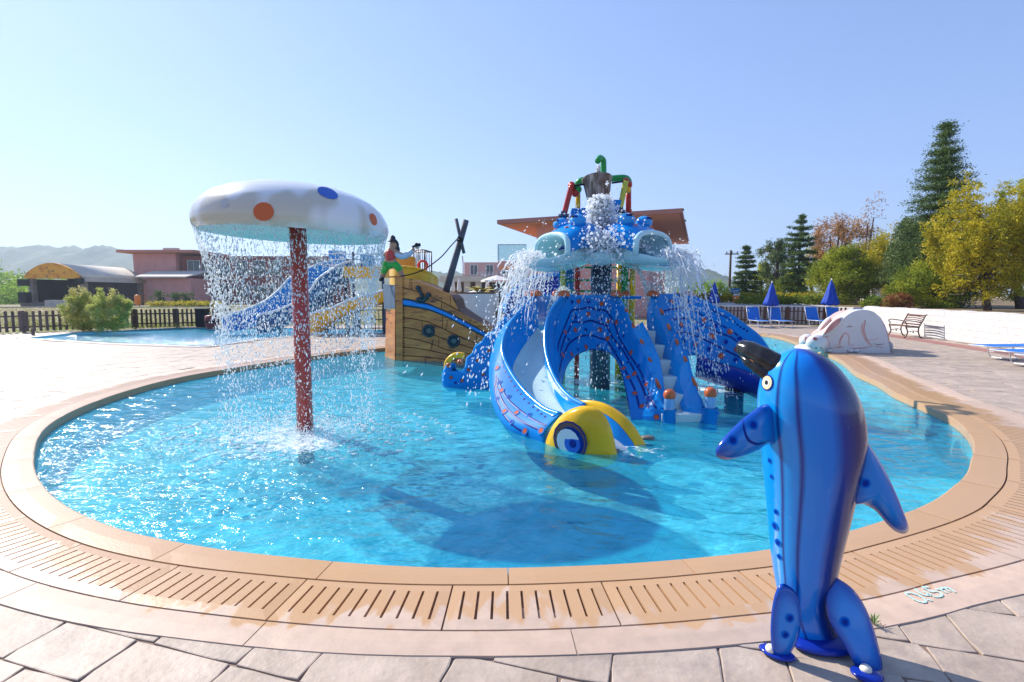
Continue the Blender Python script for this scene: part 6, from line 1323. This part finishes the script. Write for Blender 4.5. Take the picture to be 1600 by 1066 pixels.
f2 = fin([(1330,700),(1333,682),(1342,674),(1356,692),(1372,716),(1388,745),(1402,775),(1414,805),(1420,825),(1414,834),(1400,831),(1385,818),(1370,800),(1350,788),(1328,786),(1322,745)], lambda x, y: YD-.07+.02*(x-1330)/90, .042, (-.12, -1, .15), 'dorsal_fin')
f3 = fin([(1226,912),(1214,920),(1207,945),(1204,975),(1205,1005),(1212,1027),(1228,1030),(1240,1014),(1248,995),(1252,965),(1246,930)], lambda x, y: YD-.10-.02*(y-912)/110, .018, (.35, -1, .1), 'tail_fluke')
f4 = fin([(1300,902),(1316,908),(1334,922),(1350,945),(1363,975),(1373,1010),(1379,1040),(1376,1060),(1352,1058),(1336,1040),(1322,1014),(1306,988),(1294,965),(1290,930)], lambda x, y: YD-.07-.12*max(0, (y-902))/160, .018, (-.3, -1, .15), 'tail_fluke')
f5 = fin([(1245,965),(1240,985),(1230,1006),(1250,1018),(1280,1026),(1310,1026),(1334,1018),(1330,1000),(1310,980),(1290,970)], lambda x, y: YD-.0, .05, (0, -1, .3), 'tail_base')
bf = bvh(f1, f2, f3, f4); 
for x, y, r_ in ((1177, 664, .022), (1145, 688, .022), (1352, 755, .022), (1320, 972, .022), (1234, 966, .02), (1227, 992, .018)): dot('painted_spot', bf, x, y, r_, dotC, D_, .002)
bb = bvh(body_)
for x, y, r_ in ((1203, 720, .014), (1206, 745, .012), (1211, 822, .02), (1216, 848, .018), (1218, 870, .014), (1213, 800, .014)): dot('painted_spot', bb, x, y, r_, dotC, D_, .002)
stroke('painted_line', bf, [(1160,652),(1163,672),(1170,688),(1185,694),(1202,688)], .012, navyP, D_, 24, .0015, True)
stroke('seam_line', bb, [(1252,546),(1272,556),(1295,572),(1318,597)], .003, pm('scratch_blue', (.05, .12, .45), .4), D_, 24, .001, True)
for r_, m, o_ in ((.036, navyP, .0015), (.030, pm('eye_cream', (.80, .66, .36), .25), .003), (.019, pm('eye_white', (.75, .75, .72), .3), .0045), (.010, darkM, .006)): dot('eye_ring', bb, 1199, 598, r_, m, D_, o_)
# beak
bk = gloss('black_beak', (.012, .012, .014), .18, (.03, .03, .032), 20)
MB().tube(cat([at(1215, 572, 2.25), at(1192, 558, 2.29), at(1172, 548, 2.34), at(1160, 544, 2.38), at(1157, 544, 2.39)], 16), [.052]*2+[.048]*3+[.044]*4+[.039]*3+[.032]*2+[.022, .008], 16).build('upper_jaw', bk, D_, True)
MB().tube(cat([at(1212, 592, 2.25), at(1190, 578, 2.28), at(1170, 566, 2.32), at(1157, 556, 2.36)], 14), [.034]*4+[.030]*3+[.024]*3+[.018, .014, .009, .004], 14).build('lower_jaw', bk, D_, True)
MB().tube(cat([at(1205, 577, 2.25), at(1190, 569, 2.28), at(1174, 561, 2.31), at(1160, 553, 2.36)], 12), [.020]*4+[.017]*3+[.014]*2+[.012, .008, .004], 12).build('tongue', gloss('mouth_orange', (.70, .26, .08), .3), D_, True)
# bolt knobs and foot pads
wk = pm('cream_bolt_cap', (.75, .70, .58), .35)
for px, py, Y in ((1204, 1012, 2.16), (1352, 1044, 2.06)):
    c = gr(px, py+12, .0); MB().ball((c.x, c.y, .03), (.023, .023, .02), 14, 8).build('bolt_cap', wk, D_, True)
MB().ball((gr(1214, 1024).x, gr(1214, 1024).y, .014), (.075, .05, .014), 18, 6, Matrix.Rotation(R(-35), 3, 'Z')).build('foot_pad', deepP, D_, True)
MB().ball((gr(1354, 1058).x, gr(1354, 1058).y, .014), (.062, .055, .014), 18, 6).build('foot_pad', deepP, D_, True)
MB().ball((gr(1290, 1012).x, gr(1290, 1012).y+.01, .02), (.16, .09, .03), 20, 8).build('foot_pad', deepP, D_, True)
# weed growing from the joint
wx = gr(1365, 978); t = empty('weed', 'small green weed sprouting from the paving joint beside the dolphin', 'weed', tuple(wx)); mb = MB()
for k in range(13):
    a = k*2.4; d = Vector((math.cos(a), math.sin(a), 0)); h_ = rnd.uniform(.02, .06); tip = wx+d*rnd.uniform(.02, .05)+Vector((0, 0, h_)); s_ = Vector((-d.y, d.x, 0))*.004; m_ = wx.lerp(tip, .6)+Vector((0, 0, .01))
    mb.add([wx, m_+s_, tip, m_-s_], [(0, 1, 2, 3)])
mb.build('leaf', pm('weed_green', (.05, .16, .02), .5), t)

# =================================================================== rabbit slide
RB = empty('rabbit_slide', 'white rabbit shaped slide with pink ears and painted outlines on the right deck', 'slide', (at(1330, 551, 14.3).x, 14.5, 0))
rbM = pm('rabbit_white', (.66, .66, .66), .45, (.60, .60, .60), 2, coat=.2); pkM = pm('rabbit_pink', (.50, .20, .18), .45, (.6, .3, .27), 6); lpk = pm('faded_pink', (.58, .33, .29), .5, (.62, .46, .42), 4); grM = pm('grey_outline_paint', (.12, .12, .14), .5)
def c7(L): return [(x/8.889+1230, y/8.889+470) for x, y in L]
hump = c7([(500,728),(470,640),(490,520),(560,440),(640,385),(700,330),(750,285),(790,225),(850,180),(910,148),(980,128),(1060,120),(1140,128),(1220,155),(1290,220),(1345,310),(1390,430),(1420,550),(1440,650),(1452,728)])
def slab(ol, Y0, Y1, m, name, rnd_=.05):
    A_ = [at(x, y, Y0) for x, y in ol]; k_ = len(A_)
    V = []
    A_ = [Vector((p.x, Y0, max(p.z, 0) if p.z > .04 else 0)) for p in A_]; c = sum(A_, Vector())/k_
    lay = [(Y0+rnd_*.0, .965), (Y0+rnd_*.35, .99), (Y0+rnd_, 1.0), (Y1-rnd_, 1.0), (Y1-rnd_*.35, .99), (Y1, .965)]
    for Y, s in lay:
        for p in A_: V.append((c.x+(p.x-c.x)*s, Y, max(0, c.z+(p.z-c.z)*s) if p.z > 0 else 0))
    F = [tuple(range(k_))[::-1], tuple(5*k_+i for i in range(k_))]+[(j*k_+i, j*k_+(i+1) % k_, (j+1)*k_+(i+1) % k_, (j+1)*k_+i) for j in range(5) for i in range(k_)]
    return mesh(name, V, F, m, RB, True)
s1_ = slab(hump, 13.95, 14.30, rbM, 'side_wall', .09); slab([(x+1.5, y+2.2 if y < 545 else y) for x, y in hump], 14.25, 15.0, lpk, 'slide_bed', .01); slab(hump, 14.95, 15.25, rbM, 'side_wall', .09)
for o_ in list(RB.children):
    if o_.name.startswith('side_wall'): md = o_.modifiers.new('e', 'EDGE_SPLIT'); md.split_angle = R(40)
def rp7(x, y, Y): return at(x/8.889+1230, y/8.889+470, Y)
kk7 = lambda v: v/8.889/800*14
hb_ = MB().ball(rp7(415, 590, 13.95), (kk7(150), .2, kk7(122)), 22, 14).build('head', rbM, RB, True)
MB().ball(rp7(275, 560, 14.85), (kk7(110), .2, kk7(105)), 20, 12).build('head', rbM, RB, True)
MB().ball(rp7(250, 665, 14.2), (kk7(110), .4, kk7(60)), 20, 12).build('muzzle', rbM, RB, True)
MB().ball(rp7(270, 545, 14.66), (kk7(26), .03, kk7(55)), 12, 8, Matrix.Rotation(R(-25), 3, 'Y')).build('cheek_paint', pkM, RB, True)
e1_ = pillow('ear', cat([rp7(x, y, 13.86) for x, y in [(478,488),(505,420),(550,355),(610,290),(680,242),(745,224),(780,240),(775,290),(735,350),(680,405),(610,455),(550,488),(505,505)]], 36, True), .07, (0, -1, .2), rbM, RB, 6, 0, True, .6)
pillow('ear_inner', cat([rp7(x, y, 13.80) for x, y in [(505,465),(540,390),(600,320),(670,265),(735,240),(745,275),(700,340),(640,395),(575,440),(530,465)]], 30, True), .03, (0, -1, .2), pkM, RB, 4, 0, True, .6)
pillow('ear', cat([rp7(x, y, 14.9) for x, y in [(400,462),(425,390),(470,320),(530,255),(590,220),(650,225),(660,270),(600,340),(520,410),(450,465)]], 30, True), .1, (0, -1, .2), rbM, RB, 5, 0, True, .6)
pillow('ear_inner', cat([rp7(x, y, 14.79) for x, y in [(440,430),(480,350),(545,280),(600,250),(610,280),(560,340),(490,400)]], 24, True), .03, (0, -1, .2), lpk, RB, 4, 0, True, .6)
br_ = bvh(s1_, hb_)
for L, w, m in (([(560,520),(580,590),(590,660)], .04, lpk), ([(740,640),(725,560),(760,490),(810,450),(850,480),(860,560),(850,640)], .045, lpk), ([(730,620),(735,550),(780,480)], .05, pkM), ([(1080,290),(1040,340),(1045,430),(1090,530),(1150,600),(1190,630)], .075, lpk), ([(1090,290),(1070,350),(1070,440),(1120,560)], .04, pkM),
                ([(640,640),(700,650),(790,640)], .03, pkM), ([(660,600),(720,630),(770,650)], .02, lpk), ([(860,590),(900,620),(940,600)], .02, lpk), ([(870,640),(910,660),(960,660),(1060,655),(1190,630)], .03, pkM), ([(815,370),(860,360),(910,368)], .02, grM), ([(850,330),(880,350),(905,365)], .02, lpk),
                ([(1120,545),(1200,540),(1280,518)], .022, lpk), ([(1190,595),(1270,610),(1350,600)], .02, grM), ([(1200,630),(1270,640),(1340,645)], .022, pkM), ([(545,700),(555,670),(600,660),(630,670),(635,705)], .014, grM), ([(850,710),(855,680),(885,670),(900,700)], .014, grM), ([(905,705),(925,675),(980,675),(1010,690),(1012,712)], .014, grM), ([(1080,270),(1085,300)], .03, grM), ([(520,480),(545,500),(575,500)], .03, pkM)):
    stroke('painted_line', br_, c7(L), w, m, RB, 24, .004, True)
for x, y in ((335, 657), (400, 657), (470, 657)): dot('painted_spot', br_, x/8.889+1230, y/8.889+470, .025, grM, RB, .004)
for r_, m, o_, dx in ((.055, pkM, .004, 0), (.036, pm('rabbit_eye_dark', (.10, .02, .04), .3), .008, 0), (.02, pkM, .012, .8), (.01, darkM, .016, .8)): dot('eye_ring', br_, 390/8.889+1230+dx, 530/8.889+470, r_, m, RB, o_, 1.1)
for x in (590, 880, 960): MB().ball(rp7(x, 695, 13.92), (kk7(45), .07, kk7(26)), 14, 8).build('paw', rbM, RB, True)
c = rp7(1462, 675, 14.1); MB().ball((c.x, 14.2, .16), (.035, .12, .13), 12, 8).build('tail_wheel', rbM, RB, True)

# =================================================================== bench by the wall
bx, by = at(1413, 520, 19.3).x, 19.3; BN = empty('garden_bench', 'wrought iron garden bench with wooden slats against the white wall', 'bench', (bx, by, 0), R(-103))
ir = pm('brown_cast_iron', (.06, .03, .022), .5, (.1, .05, .035), 9); sl_ = pm('bench_slat_wood', (.16, .065, .045), .6, (.10, .045, .03), 8)
def loc(o_): o_.parent = BN; o_.matrix_parent_inverse = Matrix(); return o_
for sx in (-.62, .62):
    mb = MB(); mb.tube(cat([(sx, -.30, 0), (sx, -.24, .05), (sx, -.18, .22), (sx, -.24, .40), (sx, -.26, .42)], 14), .022, 7); mb.tube(cat([(sx, .30, 0), (sx, .22, .06), (sx, .16, .25), (sx, .18, .42), (sx, .27, .62), (sx, .36, .84), (sx, .40, .86)], 18), .022, 7)
    mb.tube([(sx, -.26, .41), (sx, .18, .40)], .022, 7); mb.tube(cat([(sx, -.26, .42), (sx, -.22, .52), (sx, -.28, .60), (sx, -.20, .64), (sx, .0, .62), (sx, .24, .58)], 18), .018, 7); mb.tube(cat([(sx, -.17, .22), (sx, 0, .27), (sx, .16, .24)], 9), .014, 6); mb.ball((sx, 0, .22), .03, 8, 6)
    loc(mb.build('bench_end', ir, None, True))
for k in range(6): loc(MB().box((0, -.24+k*.078, .435+.01*math.sin(k)), (1.26, .055, .022)).build('seat_slat', sl_, None))
for k in range(6):
    u = k/5; z = .50+u*.33; y = .20+u*.14; mb = MB(); w = .018 if 0 < k < 5 else .028
    mb.tube([(x, y, z+(.035*math.cos(x/1.2*math.pi) if 0 < k < 5 else 0)) for x in np.linspace(-.62, .62, 9)], w, 6); loc(mb.build('back_slat', sl_, None, True))

# =================================================================== sun loungers and closed parasols
fab = pm('bright_blue_canvas', (.008, .17, .62), .7, (.006, .14, .52), 12); alu = pm('white_tube_frame', (.62, .63, .66), .35, metal=.2)
def lounger(label, loc_, rz, flat, group):
    t = empty('sun_lounger', label, 'sun lounger', loc_, rz, group); x0 = .0
    def add(mb, n_, m, sm=False): o_ = mb.build(n_, m, t, sm, world=False); return o_
    W_ = .31
    seat = [(-W_, -.95, .33), (W_, -.95, .33), (W_, .25, .33), (-W_, .25, .33)]
    mb = MB(); mb.box((0, -.35, .335), (2*W_-.04, 1.2, .02)); add(mb, 'seat_canvas', fab)
    ang = 0.0 if flat else R(68); M3 = Matrix.Rotation(ang, 3, 'X'); mb = MB(); c = Vector((0, .27, .335))+M3 @ Vector((0, .34, 0)); mb.box(c, (2*W_-.04, .66, .022), M=M3); o_ = add(mb, 'back_canvas', fab); b_ = o_.modifiers.new('b', 'BEVEL'); b_.width = .01
    e = Vector((0, .27, .335)); tipv = M3 @ Vector((0, .70, 0))
    for s in (-1, 1):
        mb = MB(); mb.tube([(s*W_, -.98, .33), (s*W_, .27, .33)], .014, 7); mb.tube([e+Vector((s*W_, 0, 0)), e+Vector((s*W_, 0, 0))+tipv], .014, 7); add(mb, 'side_rail', alu, True)
    mb = MB(); mb.tube([(-W_, -.98, .33), (W_, -.98, .33)], .014, 7); mb.tube([e+Vector((-W_, 0, 0))+tipv, e+Vector((W_, 0, 0))+tipv], .014, 7); add(mb, 'cross_tube', alu, True)
    for yy in (-.75, .45 if flat else .1):
        for s in (-1, 1): pass
        mb = MB(); mb.tube(cat([(-W_*.95, yy, .32), (-W_*1.02, yy-.06, .14), (-W_*.98, yy-.12, .03), (-W_*.7, yy-.13, .016), (W_*.7, yy-.13, .016), (W_*.98, yy-.12, .03), (W_*1.02, yy-.06, .14), (W_*.95, yy, .32)], 40), .013, 7); mb.tube([(-W_*.9, yy-.05, .16), (W_*.9, yy-.05, .16)], .01, 6); add(mb, 'leg_frame', alu, True)
    return t
for i, (px, lab) in enumerate(((1184, 'blue sun lounger with raised back, leftmost of the four by the brown fence'), (1217.5, 'blue sun lounger with raised back under the middle closed parasol, second from left'), (1277.5, 'blue sun lounger with raised back, third from left, just left of the rabbit ears'), (1310, 'blue sun lounger half hidden behind the rabbit slide'))):
    lounger(lab, (at(px, 500, 25.2).x, 25.3, 0), R(rnd.uniform(-4, 4)), False, 'blue loungers by the brown picket fence')
for i, (px, py, lab) in enumerate(((1516, 560, 'flat blue sun lounger near the right edge, farthest of the three'), (1548, 570, 'flat blue sun lounger near the right edge, middle of the three'), (1588, 579, 'flat blue sun lounger at the right edge, nearest of the three'))):
    c = gr(px, py); lounger(lab, (c.x+1.02, c.y-.1, 0), R(97), True, 'flat blue loungers at the right edge')
pbl = pm('royal_blue_parasol_cloth', (.003, .06, .46), .7, (.003, .045, .36), 5)
def closed(label, px, ytop, ybot, Y, zb, wpx=11):
    c = at(px, 460, Y); t = empty('closed_parasol', label, 'parasol', (c.x, Y, zb), 0, 'closed royal blue parasols'); zt = at(px, ytop, Y).z; zl = at(px, ybot, Y).z; k_ = wpx/800*Y
    MB().tube([(c.x, Y, zb), (c.x, Y, zt)], .024, 8).build('pole', whiteF, t, True); V = []; F = []; n_ = 24
    for j, (u, r_) in enumerate([(0, .04), (.06, .12), (.25, .38), (.5, .58), (.75, .8), (.92, .98), (1.0, .95), (1.02, .6)]):
        for i in range(n_): a = 2*math.pi*i/n_; rr = k_*r_*(1+.22*math.cos(8*a+u*2)*min(1, u*2)); V.append((c.x+rr*math.cos(a), Y+rr*math.sin(a), zt+(zl-zt)*u+.04*math.cos(4*a)*(u > .9)))
    for j in range(7):
        for i in range(n_): F.append((j*n_+i, j*n_+(i+1) % n_, (j+1)*n_+(i+1) % n_, (j+1)*n_+i))
    mesh('canopy', V, F, pbl, t, True); MB().ball((c.x, Y, zt+.03), .035, 8, 6).build('finial', whiteF, t, True)
closed('closed royal blue parasol farthest left, beside the small blue sign', 1116, 440, 473, 34, .9, 8)
closed('closed royal blue parasol in the middle, between two blue loungers', 1205.5, 441, 477, 25.6, 0, 10)
closed('closed royal blue parasol on the right, in front of the rounded grey-green tree', 1298, 437, 476, 26, 0, 11)
# sign, lifebuoy post, things on the terrace
c = at(1149, 455, 45); t = empty('sign', 'small blue information sign beside the left closed parasol', 'sign', (c.x, 45, .9)); MB().box((c.x, 45, c.z), (.75, .04, .45)).build('sign_board', gloss('sign_blue', (.03, .25, .62), .4), t)
MB().box((c.x, 44.975, c.z+.02), (.5, .01, .05)).build('sign_print', whiteF, t); MB().box((c.x, 44.975, c.z-.1), (.34, .01, .05)).build('sign_print', whiteF, t)
for s in (-.3, .3): MB().tube([(c.x+s, 45.03, .9), (c.x+s, 45.03, c.z)], .025, 6).build('post', alu, t)
c = at(1150, 467, 42); t = empty('litter_bin', 'orange bin with white lid on the terrace right of the blue sign', 'bin', (c.x, 42, .9)); z0 = at(1150, 474, 42).z; z1 = at(1150, 461, 42).z
mb = MB(); mb.lathe((c.x, 42, 0), [(.1, z0), (.22, z0+.1), (.26, z1-.1), (.1, z1-.05)], 12); mb.build('bin_body', pm('orange_plastic', (.85, .22, .01), .4), t, True); MB().ball((c.x, 42, z1-.02), (.24, .24, .1), 10, 6).build('lid', whiteF, t, True); MB().tube([(c.x, 42.1, .6), (c.x, 42.1, z1)], .04, 6).build('post', alu, t)
p = gr(1388, 516); o = MB().tube([(p.x+.3, p.y+1, 0), (p.x+.3, p.y+1, .75)], .05, 8).build('post', pm('grey_metal', (.12, .13, .14), .4, metal=.6), None); o.data.materials[0] = alu; tag(o, 'short pale metal post behind the rabbit slide near the bench', 'post')
